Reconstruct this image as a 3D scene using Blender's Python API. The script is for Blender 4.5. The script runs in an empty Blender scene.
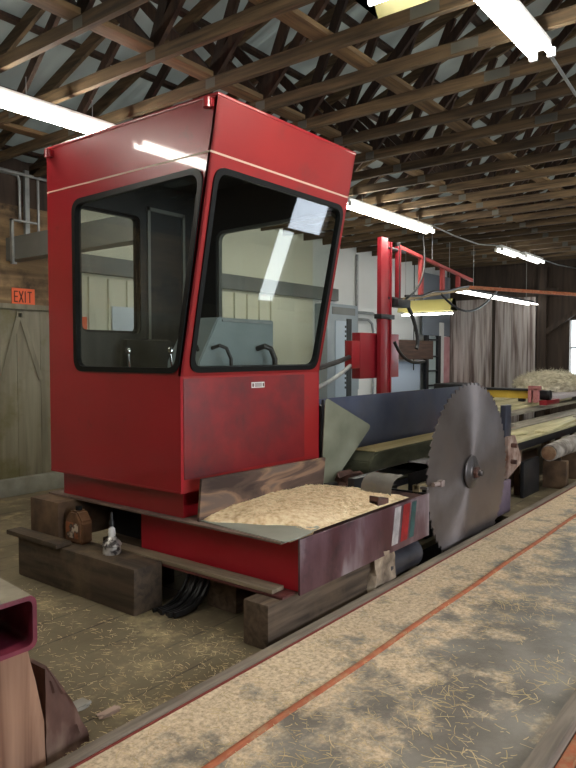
import bpy, bmesh, math, random
from mathutils import Vector, Matrix, noise

random.seed(7)
SC = bpy.context.scene
COL = SC.collection
R = math.radians

# ------------------------------------------------------------------ camera
cd = bpy.data.cameras.new('camera')
cam = bpy.data.objects.new('camera', cd); COL.objects.link(cam)
cd.sensor_fit = 'VERTICAL'; cd.sensor_height = 36.0; cd.lens = 31.5
cd.clip_start = 0.05; cd.clip_end = 200
YAW = R(37.8); PIT = math.atan(29 / 672)
fw = Vector((math.cos(YAW) * math.cos(PIT), math.sin(YAW) * math.cos(PIT), -math.sin(PIT)))
cam.location = (0, 0, 1.65)
cam.rotation_euler = fw.to_track_quat('-Z', 'Y').to_euler()
SC.camera = cam

# ------------------------------------------------------------------ world, daylight, exposure
w = bpy.data.worlds.new('sky'); SC.world = w; w.use_nodes = True
wn = w.node_tree.nodes; wl = w.node_tree.links
bg = wn['Background']; bg.inputs[0].default_value = (0.85, 0.92, 1.0, 1); bg.inputs[1].default_value = 2.0
SC.view_settings.view_transform = 'Standard'; SC.view_settings.look = 'None'
SC.view_settings.gamma = 1.0; SC.view_settings.use_curve_mapping = False
SC.view_settings.exposure = 0.5
SC.cycles.max_bounces = 8; SC.cycles.diffuse_bounces = 4; SC.cycles.glossy_bounces = 4
SC.cycles.transparent_max_bounces = 12; SC.cycles.sample_clamp_indirect = 6.0
SC.cycles.caustics_reflective = False; SC.cycles.caustics_refractive = False

TUBE_EMIT = 34.0
DAY = 1.0

def daylight(loc, rot, sx, sy, power, col=(0.86, 0.93, 1.0)):
    l = bpy.data.lights.new('daylight', 'AREA'); l.shape = 'RECTANGLE'; l.size = sx; l.size_y = sy
    l.energy = power; l.color = col
    o = bpy.data.objects.new('daylight', l); COL.objects.link(o); o.location = loc; o.rotation_euler = rot
    return o
# sky light entering by the openings of the right wall and the far window
daylight((12.35, -3.62, 2.35), (R(90), 0, 0), 1.3, .98, 10 * DAY, (0.72, 0.82, 1.0))
daylight((11.75, -3.62, .98), (R(90), 0, 0), .64, 1.62, 8 * DAY, (0.88, 0.97, 0.94))
daylight((3.6, -3.62, 1.9), (R(90), 0, 0), 4.4, 1.8, 130 * DAY, (0.95, 0.97, 1.0))
daylight((16.32, 3.83, 1.82), (R(90), 0, R(90)), 1.05, 1.25, 30 * DAY)

# ------------------------------------------------------------------ materials
MATS = {}
def nd(nt, typ, **kw):
    n = nt.nodes.new(typ)
    for k, v in kw.items():
        if k in n.inputs.keys(): n.inputs[k].default_value = v
        else: setattr(n, k, v)
    return n

def ramp(nt, stops):
    r = nt.nodes.new('ShaderNodeValToRGB'); e = r.color_ramp.elements
    while len(e) < len(stops): e.new(0.5)
    for i, (p, c) in enumerate(stops):
        e[i].position = p; e[i].color = (c[0], c[1], c[2], 1)
    return r

def coords(nt, stretch=(1, 1, 1), rand=True):
    tc = nd(nt, 'ShaderNodeTexCoord'); mp = nd(nt, 'ShaderNodeMapping')
    mp.inputs['Scale'].default_value = stretch
    nt.links.new(tc.outputs['Object'], mp.inputs['Vector'])
    if rand:
        oi = nd(nt, 'ShaderNodeObjectInfo'); mu = nd(nt, 'ShaderNodeMath', operation='MULTIPLY'); mu.inputs[1].default_value = 37.0
        nt.links.new(oi.outputs['Random'], mu.inputs[0])
        cb = nd(nt, 'ShaderNodeCombineXYZ')
        for i in range(3): nt.links.new(mu.outputs[0], cb.inputs[i])
        nt.links.new(cb.outputs[0], mp.inputs['Location'])
    return mp.outputs[0]

def mat(name, stops, rough=0.6, metal=0.0, scale=4.0, stretch=(1, 1, 1), detail=6.0, bump=0.0, bscale=None,
        dirt=None, dscale=2.0, dpos=(0.5, 0.7), rvar=0.0, coat=0.0, vary=0.0, dist=0.0, drough=None, dstretch=(1, 1, 1), spec=None):
    if name in MATS: return MATS[name]
    m = bpy.data.materials.new(name); m.use_nodes = True; nt = m.node_tree
    b = nt.nodes['Principled BSDF']
    b.inputs['Roughness'].default_value = rough; b.inputs['Metallic'].default_value = metal
    if spec is not None: b.inputs['Specular IOR Level'].default_value = spec
    if coat: b.inputs['Coat Weight'].default_value = coat; b.inputs['Coat Roughness'].default_value = 0.05
    L = nt.links.new
    if not isinstance(stops[0], (tuple, list)): stops = [(0, stops), (1, stops)]
    vec = coords(nt, stretch)
    n = nd(nt, 'ShaderNodeTexNoise', Scale=scale, Detail=detail, Distortion=dist); L(vec, n.inputs['Vector'])
    r = ramp(nt, stops); L(n.outputs['Fac'], r.inputs[0])
    out = r.outputs[0]
    if dirt is not None:
        v2 = coords(nt, dstretch)
        n2 = nd(nt, 'ShaderNodeTexNoise', Scale=dscale, Detail=8.0, Roughness=0.65); L(v2, n2.inputs['Vector'])
        r2 = ramp(nt, [(dpos[0], (0, 0, 0)), (dpos[1], (1, 1, 1))]); L(n2.outputs['Fac'], r2.inputs[0])
        mx = nd(nt, 'ShaderNodeMix', data_type='RGBA'); L(r2.outputs[0], mx.inputs[0]); L(out, mx.inputs[6])
        mx.inputs[7].default_value = (*dirt, 1); out = mx.outputs[2]
        if drough is not None:
            mr = nd(nt, 'ShaderNodeMapRange'); L(r2.outputs[0], mr.inputs[0]); mr.inputs[3].default_value = rough; mr.inputs[4].default_value = drough
            L(mr.outputs[0], b.inputs['Roughness'])
    if vary:
        oi = nd(nt, 'ShaderNodeObjectInfo'); mr = nd(nt, 'ShaderNodeMapRange'); L(oi.outputs['Random'], mr.inputs[0])
        mr.inputs[3].default_value = 1 - vary; mr.inputs[4].default_value = 1 + vary
        hs = nd(nt, 'ShaderNodeHueSaturation'); L(mr.outputs[0], hs.inputs['Value']); L(out, hs.inputs['Color']); out = hs.outputs[0]
    L(out, b.inputs['Base Color'])
    if bump:
        bn = nd(nt, 'ShaderNodeTexNoise', Scale=bscale or scale * 3, Detail=4.0); L(vec, bn.inputs['Vector'])
        bp = nd(nt, 'ShaderNodeBump', Strength=bump, Distance=0.01); L(bn.outputs['Fac'], bp.inputs['Height']); L(bp.outputs[0], b.inputs['Normal'])
    MATS[name] = m
    return m

def emit(name, col, strength):
    if name in MATS: return MATS[name]
    m = bpy.data.materials.new(name); m.use_nodes = True; nt = m.node_tree
    b = nt.nodes['Principled BSDF']; b.inputs['Base Color'].default_value = (0.9, 0.9, 0.9, 1)
    b.inputs['Emission Color'].default_value = (*col, 1); b.inputs['Emission Strength'].default_value = strength
    MATS[name] = m; return m

def glass(name, tint=(0.91, 0.935, 0.925), ior=1.6):
    if name in MATS: return MATS[name]
    m = bpy.data.materials.new(name); m.use_nodes = True; nt = m.node_tree
    nt.nodes.remove(nt.nodes['Principled BSDF'])
    t = nd(nt, 'ShaderNodeBsdfTransparent'); t.inputs[0].default_value = (*tint, 1)
    g = nd(nt, 'ShaderNodeBsdfGlossy'); g.inputs['Roughness'].default_value = 0.02; g.inputs[0].default_value = (1, 1, 1, 1)
    lw = nd(nt, 'ShaderNodeLayerWeight', Blend=0.5); pw = nd(nt, 'ShaderNodeMath', operation='POWER'); pw.inputs[1].default_value = 4.0
    nt.links.new(lw.outputs['Facing'], pw.inputs[0]); f = nd(nt, 'ShaderNodeMapRange'); nt.links.new(pw.outputs[0], f.inputs[0]); f.inputs[3].default_value = 0.045; f.inputs[4].default_value = 0.95
    mx = nd(nt, 'ShaderNodeMixShader'); nt.links.new(f.outputs[0], mx.inputs[0]); nt.links.new(t.outputs[0], mx.inputs[1]); nt.links.new(g.outputs[0], mx.inputs[2])
    nt.links.new(mx.outputs[0], nt.nodes['Material Output'].inputs[0])
    MATS[name] = m; return m

def wood(name, c0, c1, axis='x', scale=1.0, rough=0.75, bump=0.25, dirt=None, dpos=(0.52, 0.7), vary=0.12, dscale=2.0, drough=None):
    s = {'x': (0.7, 9, 9), 'y': (9, 0.7, 9), 'z': (9, 9, 0.7)}[axis]
    mid = tuple((a + b) / 2 for a, b in zip(c0, c1))
    return mat(name, [(0.3, c0), (0.5, mid), (0.7, c1)], rough=rough, scale=2.2 * scale, stretch=s, bump=bump, bscale=5 * scale,
               dirt=dirt, dscale=dscale, dpos=dpos, vary=vary, dist=0.6, drough=drough)

RED = (0.31, 0.010, 0.018)
m_red = mat('red_paint', [(0.35, (0.29, 0.009, 0.016)), (0.65, (0.35, 0.011, 0.020))], rough=0.35, scale=1.2, coat=0.6,
            dirt=(0.12, 0.02, 0.02), dscale=3.5, dpos=(0.62, 0.82))  # red raised to stand in for weak light on left-facing sides
m_red_front = mat('red_paint_front', [(0.35, (0.26, 0.012, 0.013)), (0.65, (0.32, 0.017, 0.016))], rough=0.42, scale=1.5,
            dirt=(0.16, 0.035, 0.03), dscale=2.6, dpos=(0.55, 0.8))
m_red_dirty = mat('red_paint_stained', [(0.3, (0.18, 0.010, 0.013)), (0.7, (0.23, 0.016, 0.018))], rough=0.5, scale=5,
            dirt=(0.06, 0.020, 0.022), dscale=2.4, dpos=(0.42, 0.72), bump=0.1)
m_red_web = mat('red_web_brightened', [(0.35, (0.42, 0.014, 0.025)), (0.65, (0.50, 0.018, 0.032))], rough=0.4, scale=2)  # brighter red makes up for light missing on the side web
m_red_machine = mat('red_paint_machine', [(0.35, (0.20, 0.008, 0.015)), (0.65, (0.26, 0.011, 0.02))], rough=0.4, scale=2)
m_stripe = mat('cream_pinstripe', (0.62, 0.45, 0.35), rough=0.5)
m_gasket = mat('black_rubber', (0.006, 0.007, 0.007), rough=0.45, spec=0.25)
m_gasket_grey = mat('grey_rubber', (0.24, 0.25, 0.22), rough=0.5)
m_lining = mat('dark_lining', (0.035, 0.040, 0.040), rough=0.7)
m_glass = glass('window_glass')
m_console = mat('grey_enamel', [(0.3, (0.20, 0.25, 0.26)), (0.7, (0.26, 0.31, 0.32))], rough=0.35, scale=3)
m_blackmetal = mat('black_metal', [(0.3, (0.010, 0.011, 0.013)), (0.7, (0.03, 0.03, 0.034))], rough=0.45, scale=6, metal=0.3)
m_hose = mat('black_hose', (0.012, 0.012, 0.013), rough=0.4)
m_steel = mat('bare_steel', [(0.3, (0.30, 0.30, 0.31)), (0.7, (0.45, 0.45, 0.46))], rough=0.35, metal=0.9, scale=5)
m_galv = mat('galvanised_steel', [(0.35, (0.30, 0.32, 0.32)), (0.65, (0.42, 0.44, 0.43))], rough=0.45, metal=0.6, scale=8)
m_bluesteel = mat('blue_grey_plate', [(0.3, (0.060, 0.070, 0.11)), (0.7, (0.11, 0.12, 0.165))], rough=0.35, metal=0.55, scale=2.5,
                  dirt=(0.13, 0.12, 0.12), dscale=1.6, dpos=(0.5, 0.85))
m_greenplate = mat('grey_green_plate', [(0.3, (0.18, 0.19, 0.135)), (0.7, (0.30, 0.31, 0.23))], rough=0.55, metal=0.2, scale=3.5, bump=0.05)
m_guard = mat('weathered_guard', [(0.3, (0.22, 0.21, 0.18)), (0.7, (0.40, 0.38, 0.33))], rough=0.5, metal=0.15, scale=4,
              dirt=(0.38, 0.33, 0.20), dscale=5, dpos=(0.58, 0.7))
m_rust = mat('rusty_steel', [(0.3, (0.05, 0.022, 0.018)), (0.7, (0.14, 0.065, 0.05))], rough=0.75, scale=9, bump=0.2)
m_flange = mat('red_brown_flange', [(0.3, (0.06, 0.015, 0.015)), (0.7, (0.13, 0.035, 0.03))], rough=0.5, scale=7, bump=0.1)
m_ledge = mat('dusty_ledge', [(0.3, (0.10, 0.06, 0.05)), (0.7, (0.20, 0.14, 0.11))], rough=0.7, scale=8)
m_wornplate = mat('worn_front_plate', [(0.36, (0.070, 0.020, 0.026)), (0.50, (0.13, 0.065, 0.080)), (0.64, (0.38, 0.34, 0.37))], rough=0.40, metal=0.15, scale=1.3,
                  stretch=(2.2, 1, 0.7), dirt=(0.02, 0.016, 0.022), dscale=3.0, dpos=(0.52, 0.72), bump=0.08, bscale=14)
m_sheet = mat('galvanised_sheet', [(0.35, (0.28, 0.31, 0.26)), (0.65, (0.40, 0.43, 0.37))], rough=0.5, metal=0.3, scale=3)
m_sawdust = mat('sawdust', [(0.32, (0.66, 0.46, 0.25)), (0.5, (0.88, 0.69, 0.44)), (0.66, (0.97, 0.82, 0.58))], rough=0.95, scale=26, bump=0.8, bscale=60)
m_splinter = mat('wood_splinter', [(0.3, (0.50, 0.37, 0.18)), (0.7, (0.82, 0.66, 0.40))], rough=0.85, scale=9)
m_timber = wood('dark_timber', (0.026, 0.017, 0.011), (0.085, 0.058, 0.036), 'y', 1.0, dirt=(0.13, 0.09, 0.05))  # wood tone lowered to carry the floor-level shade
m_timber_x = wood('dark_timber_x', (0.05, 0.033, 0.022), (0.17, 0.12, 0.08), 'x', 1.0, dirt=(0.15, 0.10, 0.06))
m_timber_end = mat('timber_end', [(0.3, (0.05, 0.028, 0.016)), (0.7, (0.18, 0.11, 0.06))], rough=0.8, scale=6, bump=0.3)
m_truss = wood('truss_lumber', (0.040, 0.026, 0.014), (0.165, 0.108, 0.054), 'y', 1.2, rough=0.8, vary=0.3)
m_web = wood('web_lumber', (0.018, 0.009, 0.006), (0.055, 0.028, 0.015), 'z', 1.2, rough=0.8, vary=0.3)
m_purlin = wood('purlin_lumber', (0.07, 0.042, 0.020), (0.20, 0.125, 0.055), 'x', 1.2, rough=0.8, vary=0.2)
m_plate_metal = mat('nail_plate', (0.15, 0.15, 0.13), rough=0.45, metal=0.5)
m_white_paint = mat('white_enamel', (0.75, 0.76, 0.75), rough=0.35)
m_tube = emit('fluorescent_tube', (1.0, 0.95, 0.84), TUBE_EMIT)
m_tube_far = emit('fluorescent_tube_far', (1.0, 0.98, 0.92), 7.0)
m_tube_dim = emit('fluorescent_tube_small', (1.0, 0.98, 0.92), 16.0)
m_yellow_hood = mat('yellow_hood', (0.62, 0.58, 0.32), rough=0.45)
m_yellow_beam = mat('yellow_paint', [(0.3, (0.45, 0.30, 0.03)), (0.7, (0.62, 0.43, 0.06))], rough=0.5, scale=5)
m_board_pale = wood('pale_board', (0.42, 0.38, 0.20), (0.68, 0.62, 0.38), 'x', 1.0, rough=0.7)
m_board_grey = wood('grey_board', (0.20, 0.18, 0.14), (0.42, 0.38, 0.30), 'x', 1.0, rough=0.8)
m_orange = mat('rust_orange', [(0.3, (0.33, 0.085, 0.035)), (0.7, (0.50, 0.16, 0.07))], rough=0.7, scale=14, dirt=(0.40, 0.26, 0.14), dscale=12, dpos=(0.5, 0.75))

# ------------------------------------------------------------------ geometry helpers
WL = {}          # world location of every root / part
class B:
    def __init__(s): s.bm = bmesh.new(); s.mi = 0
    def _fin(s, vs, smooth=False):
        for f in {f for v in vs for f in v.link_faces}:
            f.smooth = smooth
            if s.mi: f.material_index = s.mi
    def box(s, x0, x1, y0, y1, z0, z1, bev=0.0, rot=None, about=None):
        r = bmesh.ops.create_cube(s.bm, size=1.0); vs = r['verts']
        for v in vs: v.co = Vector(((x0 + x1) / 2 + v.co.x * (x1 - x0), (y0 + y1) / 2 + v.co.y * (y1 - y0), (z0 + z1) / 2 + v.co.z * (z1 - z0)))
        if bev:
            es = list({e for v in vs for e in v.link_edges})
            r = bmesh.ops.bevel(s.bm, geom=es, offset=bev, segments=2, affect='EDGES', profile=0.6)
            vs = list({v for f in r['faces'] for v in f.verts} | {v for v in vs if v.is_valid})
        s._fin(vs)
        if rot is not None:
            bmesh.ops.rotate(s.bm, verts=vs, cent=about or Vector(((x0 + x1) / 2, (y0 + y1) / 2, (z0 + z1) / 2)), matrix=rot)
        return s
    def beam(s, p0, p1, wd, ht, bev=0.0, up=Vector((0, 0, 1))):
        p0 = Vector(p0); p1 = Vector(p1); d = p1 - p0; L = d.length; d.normalize()
        sd = d.cross(up)
        if sd.length < 1e-4: sd = d.cross(Vector((0, 1, 0)))
        sd.normalize(); u = sd.cross(d)
        r = bmesh.ops.create_cube(s.bm, size=1.0); vs = r['verts']
        if bev: pass
        for v in vs: v.co = (p0 + p1) / 2 + d * v.co.x * L + sd * v.co.y * wd + u * v.co.z * ht
        if bev:
            es = list({e for v in vs for e in v.link_edges})
            r = bmesh.ops.bevel(s.bm, geom=es, offset=bev, segments=2, affect='EDGES')
            vs = list({v for f in r['faces'] for v in f.verts})
        s._fin(vs); return s
    def tube(s, pts, r, n=10, close=True, r1=None):
        pts = [Vector(p) for p in pts]; rings = []; prev = None
        for i, p in enumerate(pts):
            t = (pts[min(i + 1, len(pts) - 1)] - pts[max(i - 1, 0)]).normalized()
            if prev is None:
                a = t.orthogonal().normalized()
            else:
                a = (prev - t * prev.dot(t)).normalized()
            prev = a; b_ = t.cross(a)
            rr = r if r1 is None else r + (r1 - r) * i / (len(pts) - 1)
            rings.append([s.bm.verts.new(p + a * rr * math.cos(2 * math.pi * k / n) + b_ * rr * math.sin(2 * math.pi * k / n)) for k in range(n)])
        for i in range(len(rings) - 1):
            for k in range(n):
                f = s.bm.faces.new((rings[i][k], rings[i][(k + 1) % n], rings[i + 1][(k + 1) % n], rings[i + 1][k])); f.smooth = True; f.material_index = s.mi
        if close:
            f = s.bm.faces.new(list(reversed(rings[0]))); f.material_index = s.mi
            f = s.bm.faces.new(rings[-1]); f.material_index = s.mi
        return s
    def lathe(s, prof, cx, cy, cz, n=24, sx=1, sy=1):
        rings = []
        for (r, z) in prof:
            rings.append([s.bm.verts.new((cx + sx * r * math.cos(2 * math.pi * k / n), cy + sy * r * math.sin(2 * math.pi * k / n), cz + z)) for k in range(n)])
        for i in range(len(rings) - 1):
            for k in range(n):
                f = s.bm.faces.new((rings[i][k], rings[i][(k + 1) % n], rings[i + 1][(k + 1) % n], rings[i + 1][k])); f.smooth = True; f.material_index = s.mi
        s.bm.faces.new(list(reversed(rings[0]))); s.bm.faces.new(rings[-1])
        return s
    def plate(s, outer, holes, o, u, v, th):
        """flat plate with holes: 2-D loops in the frame o + a*u + b*v, thickness th along u x v"""
        o = Vector(o); u = Vector(u); v = Vector(v); nrm = u.cross(v).normalized()
        edges = []
        for loop in [outer] + holes:
            vs = [s.bm.verts.new(o + u * a + v * b) for a, b in loop]
            for i in range(len(vs)): edges.append(s.bm.edges.new((vs[i], vs[(i + 1) % len(vs)])))
        r = bmesh.ops.triangle_fill(s.bm, use_beauty=True, use_dissolve=False, edges=edges, normal=nrm)
        fs = [g for g in r['geom'] if isinstance(g, bmesh.types.BMFace)]
        e = bmesh.ops.extrude_face_region(s.bm, geom=fs)
        ev = [g for g in e['geom'] if isinstance(g, bmesh.types.BMVert)]
        bmesh.ops.translate(s.bm, verts=ev, vec=nrm * th)
        return s
    def prism(s, poly, axis, a0, a1, bev=0):
        """polygon in the plane across axis, extruded a0..a1"""
        def P(p, a): return {'x': (a, p[0], p[1]), 'y': (p[0], a, p[1]), 'z': (p[0], p[1], a)}[axis]
        v0 = [s.bm.verts.new(P(p, a0)) for p in poly]; v1 = [s.bm.verts.new(P(p, a1)) for p in poly]
        fs = [s.bm.faces.new(v0), s.bm.faces.new(list(reversed(v1)))]
        n = len(poly)
        for i in range(n): fs.append(s.bm.faces.new((v0[(i + 1) % n], v0[i], v1[i], v1[(i + 1) % n])))
        if bev:
            es = list({e for f in fs for e in f.edges})
            bmesh.ops.bevel(s.bm, geom=es, offset=bev, segments=2, affect='EDGES')
        for f in fs:
            if f.is_valid: f.material_index = s.mi
        return s
    def build(s, name, m, parent=None, label=None, cat=None, group=None, kind=None, base=False, normals=True):
        if normals: bmesh.ops.recalc_face_normals(s.bm, faces=s.bm.faces)
        xs = [v.co for v in s.bm.verts]
        lo = Vector([min(c[i] for c in xs) for i in range(3)]); hi = Vector([max(c[i] for c in xs) for i in range(3)])
        c = (lo + hi) / 2
        if parent is None: c.z = lo.z
        for v in s.bm.verts: v.co -= c
        me = bpy.data.meshes.new(name); s.bm.to_mesh(me); s.bm.free()
        try: me.set_sharp_from_angle(angle=R(38))
        except Exception: pass
        for q in (m if isinstance(m, (list, tuple)) else [m]): me.materials.append(q)
        o = bpy.data.objects.new(name, me); COL.objects.link(o)
        WL[o] = c.copy()
        if parent is not None:
            o.parent = parent; o.location = c - WL[parent]
        else: o.location = c
        if label: o['label'] = label
        if cat: o['category'] = cat
        if group: o['group'] = group
        if kind: o['kind'] = kind
        return o

def thing(name, label, cat, loc, group=None):
    o = bpy.data.objects.new(name, None); COL.objects.link(o); o.location = loc; o.empty_display_size = 0.1
    WL[o] = Vector(loc); o['label'] = label; o['category'] = cat
    if group: o['group'] = group
    return o

def dup(root, loc, label=None, group=None):
    r = root.copy(); COL.objects.link(r); r.location = loc
    if label: r['label'] = label
    if group: r['group'] = group
    for ch in list(root.children):
        c = ch.copy(); COL.objects.link(c); c.parent = r
        for g in list(ch.children):
            d = g.copy(); COL.objects.link(d); d.parent = c
    return r

def rrect(pts, rad, n=6):
    """polygon with rounded corners"""
    out = []; k = len(pts)
    for i in range(k):
        p = Vector(pts[i]); a = Vector(pts[i - 1]) - p; b = Vector(pts[(i + 1) % k]) - p
        la, lb = a.length, b.length; a.normalize(); b.normalize()
        ang = a.angle(b); t = min(rad / math.tan(ang / 2), la * .45, lb * .45)
        p0 = p + a * t; p1 = p + b * t
        for j in range(n + 1):
            q = j / n; out.append(tuple((1 - q) ** 2 * p0 + 2 * q * (1 - q) * p + q * q * p1))
    return out

def inset(pts, d):
    k = len(pts); out = []
    A = sum(pts[i][0] * pts[(i + 1) % k][1] - pts[(i + 1) % k][0] * pts[i][1] for i in range(k)); sg = 1 if A > 0 else -1
    for i in range(k):
        p = Vector(pts[i]); a = (p - Vector(pts[i - 1])).normalized(); b = (Vector(pts[(i + 1) % k]) - p).normalized()
        na = Vector((-a.y, a.x)) * sg; nb = Vector((-b.y, b.x)) * sg
        m_ = (na + nb); m_ = m_ / m_.dot(na); out.append(tuple(p + m_ * d))
    return out

# ================================================================== SETTING
XN, XF, YR, YL, ZC = -3.0, 16.2, -3.5, 7.4, 3.75
YM = (YR + YL) / 2
# --- floor with the saw pit
m_floor = bpy.data.materials.new('plank_floor'); m_floor.use_nodes = True
def floor_mat():
    nt = m_floor.node_tree; L = nt.links.new; b = nt.nodes['Principled BSDF']; b.inputs['Roughness'].default_value = 0.8
    vec = coords(nt, (1, 1, 1), False)
    br = nd(nt, 'ShaderNodeTexBrick', Scale=1.0); br.inputs['Mortar Size'].default_value = 0.006; br.inputs['Brick Width'].default_value = 3.4; br.inputs['Row Height'].default_value = 0.29
    br.inputs['Color1'].default_value = (0.115, 0.085, 0.048, 1); br.inputs['Color2'].default_value = (0.145, 0.115, 0.066, 1); br.inputs['Mortar'].default_value = (0.03, 0.022, 0.014, 1)
    L(vec, br.inputs['Vector'])
    n = nd(nt, 'ShaderNodeTexNoise', Scale=1.6, Detail=9.0, Roughness=0.65); L(vec, n.inputs['Vector'])
    r = ramp(nt, [(0.38, (0.0, 0, 0)), (0.62, (1, 1, 1))]); L(n.outputs['Fac'], r.inputs[0])
    mx = nd(nt, 'ShaderNodeMix', data_type='RGBA'); L(r.outputs[0], mx.inputs[0]); L(br.outputs[0], mx.inputs[6]); mx.inputs[7].default_value = (0.20, 0.165, 0.10, 1)
    n2 = nd(nt, 'ShaderNodeTexNoise', Scale=3.2, Detail=10.0, Roughness=0.75); L(vec, n2.inputs['Vector'])
    r2 = ramp(nt, [(0.54, (0, 0, 0)), (0.68, (1, 1, 1))]); L(n2.outputs['Fac'], r2.inputs[0])
    mx2 = nd(nt, 'ShaderNodeMix', data_type='RGBA'); L(r2.outputs[0], mx2.inputs[0]); L(mx.outputs[2], mx2.inputs[6]); mx2.inputs[7].default_value = (0.36, 0.29, 0.155, 1)
    L(mx2.outputs[2], b.inputs['Base Color'])
    n3 = nd(nt, 'ShaderNodeTexNoise', Scale=30.0, Detail=5.0); L(vec, n3.inputs['Vector'])
    bp = nd(nt, 'ShaderNodeBump', Strength=0.4, Distance=0.01); L(n3.outputs['Fac'], bp.inputs['Height']); L(bp.outputs[0], b.inputs['Normal'])
floor_mat()
PX0, PX1, PY0, PY1 = 4.72, 6.75, 2.30, 2.62
b = B()
for (x0, x1, y0, y1) in ((XN, PX0, YR, YL), (PX1, XF, YR, YL), (PX0, PX1, YR, PY0), (PX0, PX1, PY1, YL)):
    b.box(x0, x1, y0, y1, -0.05, 0.0)
b.build('floor', m_floor, kind='structure')
m_dark = mat('pit_concrete', (0.02, 0.019, 0.018), rough=0.9)
b = B(); b.box(PX0 - .05, PX1 + .05, PY0 - .05, PY1 + .05, -0.55, -0.5)
b.box(PX0 - .05, PX0, PY0, PY1, -.5, -.05).box(PX1, PX1 + .05, PY0, PY1, -.5, -.05).box(PX0 - .05, PX1 + .05, PY0 - .05, PY0, -.5, -.05).box(PX0 - .05, PX1 + .05, PY1, PY1 + .05, -.5, -.05)
b.build('floor_pit', m_dark, kind='structure')

# --- left wall: exit end (boards), then painted end
m_exitboard = wood('exit_plywood', (0.14, 0.09, 0.045), (0.36, 0.24, 0.12), 'x', 0.6, dirt=(0.035, 0.024, 0.016), dpos=(0.50, 0.66), vary=0)
m_greyboard = wood('grey_plastic_board', (0.17, 0.155, 0.105), (0.31, 0.29, 0.205), 'z', 0.5, rough=0.5, bump=0.1, vary=0, dirt=(0.17, 0.15, 0.06), dpos=(0.52, 0.7))
m_cream = mat('cream_paint', [(0.35, (0.78, 0.76, 0.60)), (0.65, (0.84, 0.82, 0.66))], rough=0.6, scale=0.7)
m_whitewall = mat('white_wall_paint', [(0.35, (0.78, 0.80, 0.78)), (0.65, (0.86, 0.88, 0.86))], rough=0.6, scale=0.7)
m_darkwood = wood('dark_wall_boards', (0.030, 0.020, 0.014), (0.075, 0.05, 0.035), 'z', 0.6, vary=0)
m_concrete = mat('concrete', [(0.3, (0.22, 0.22, 0.18)), (0.7, (0.36, 0.36, 0.30))], rough=0.85, scale=5, bump=0.2)
B().box(XN, 4.9, YL, YL + .12, 2.24, 3.40).build('wall_left', m_exitboard, kind='structure')
B().box(XN, 4.9, YL, YL + .12, 3.40, 4.3).build('wall_left', m_darkwood, kind='structure')
b = B()
for i in range(26):
    x0 = XN + i * 0.305
    if x0 > 4.88: break
    b.box(x0, min(x0 + 0.302, 4.9), YL + random.uniform(0, .006), YL + .12, 0.0, 2.2, 0.004)
b.build('door_1', m_greyboard, kind='structure')
b = B(); b.box(XN, 4.9, YL - .04, YL + .1, 2.19, 2.25); b.beam((4.35, YL - .012, 2.15), (4.12, YL - .012, 1.35), .006, .06); b.beam((4.36, YL - .012, 2.15), (4.62, YL - .012, 1.35), .006, .06)
b.build('trim_1', m_greyboard, kind='structure')
B().box(5.66, 6.35, YL - .05, YL - .036, 1.82, 2.30, .004).build('pale_rectangle', mat('pale_blue_white', (0.72, 0.80, 0.88), rough=.4), None, 'pale bluish rectangle on the cream wall, seen through the cab rear window', 'board')  # flat pale bluish rectangle set before the cream wall
B().box(5.20, 5.29, YL - .012, YL - .001, 1.98, 2.14).build('orange_notice', mat('sign_orange', (0.95, 0.16, 0.05), rough=0.5), None, 'tiny orange notice on the cream wall, seen through the cab rear window', 'notice')
B().box(XN, 4.95, YL - .10, YL + .1, 0.0, 0.20, 0.012).build('baseboard_left', m_concrete, kind='structure')
b = B(); b.box(4.9, 10.3, YL, YL + .12, 0, 4.3)
for i in range(14): b.box(5.0 + i * .31, 5.03 + i * .31, YL - .035, YL, 0.9, 2.66)
b.build('wall_left', m_cream, kind='structure')
B().box(10.3, XF, YL, YL + .12, 0, 4.3).build('wall_left', m_whitewall, kind='structure')
# --- right wall with two openings, near wall
b = B()
b.box(XN, 1.4, YR - .12, YR, 0, 4.3).box(1.4, 5.8, YR - .12, YR, 0, 1.0).box(1.4, 5.8, YR - .12, YR, 2.8, 4.3)
b.box(5.8, 11.42, YR - .12, YR, 0, 4.3).box(11.42, 13.02, YR - .12, YR, 0, .16).box(11.42, 13.02, YR - .12, YR, 2.85, 4.3).box(13.02, XF, YR - .12, YR, 0, 4.3)
b.box(12.08, 13.02, YR - .12, YR, .16, 1.86).box(11.42, 12.08, YR - .12, YR, 1.80, 1.86).box(11.42, 11.68, YR - .12, YR, 1.86, 2.85)
b.build('wall_right', m_darkwood, kind='structure')
B().box(XN - .12, XN, YR - .12, YL + .12, 0, 6).build('wall_near', m_darkwood, kind='structure')
# --- far wall
m_weather = mat('weathered_boards', [(0.22, (0.06, 0.042, 0.036)), (0.38, (0.28, 0.22, 0.20)), (0.52, (0.56, 0.50, 0.47)), (0.75, (0.76, 0.72, 0.70))], rough=0.85, scale=2.0,
                stretch=(3, 7, 0.35), dist=0.15, bump=0.3, bscale=8, vary=0.1)
b = B(); W0, W1, WZ0, WZ1 = 3.3, 4.36, 1.2, 2.45
b.box(XF, XF + .12, YR, W0, 0, 6).box(XF, XF + .12, W1, YL, 0, 6).box(XF, XF + .12, W0, W1, 0, WZ0).box(XF, XF + .12, W0, W1, WZ1, 6)
b.build('wall_far', m_darkwood, kind='structure')
f = B(); f.plate([(W0 - .07, WZ0 - .07), (W1 + .07, WZ0 - .07), (W1 + .07, WZ1 + .07), (W0 - .07, WZ1 + .07)], [[(W0, WZ0), (W1, WZ0), (W1, WZ1), (W0, WZ1)]], (XF - .05, 0, 0), (0, 1, 0), (0, 0, 1), .05)
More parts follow.
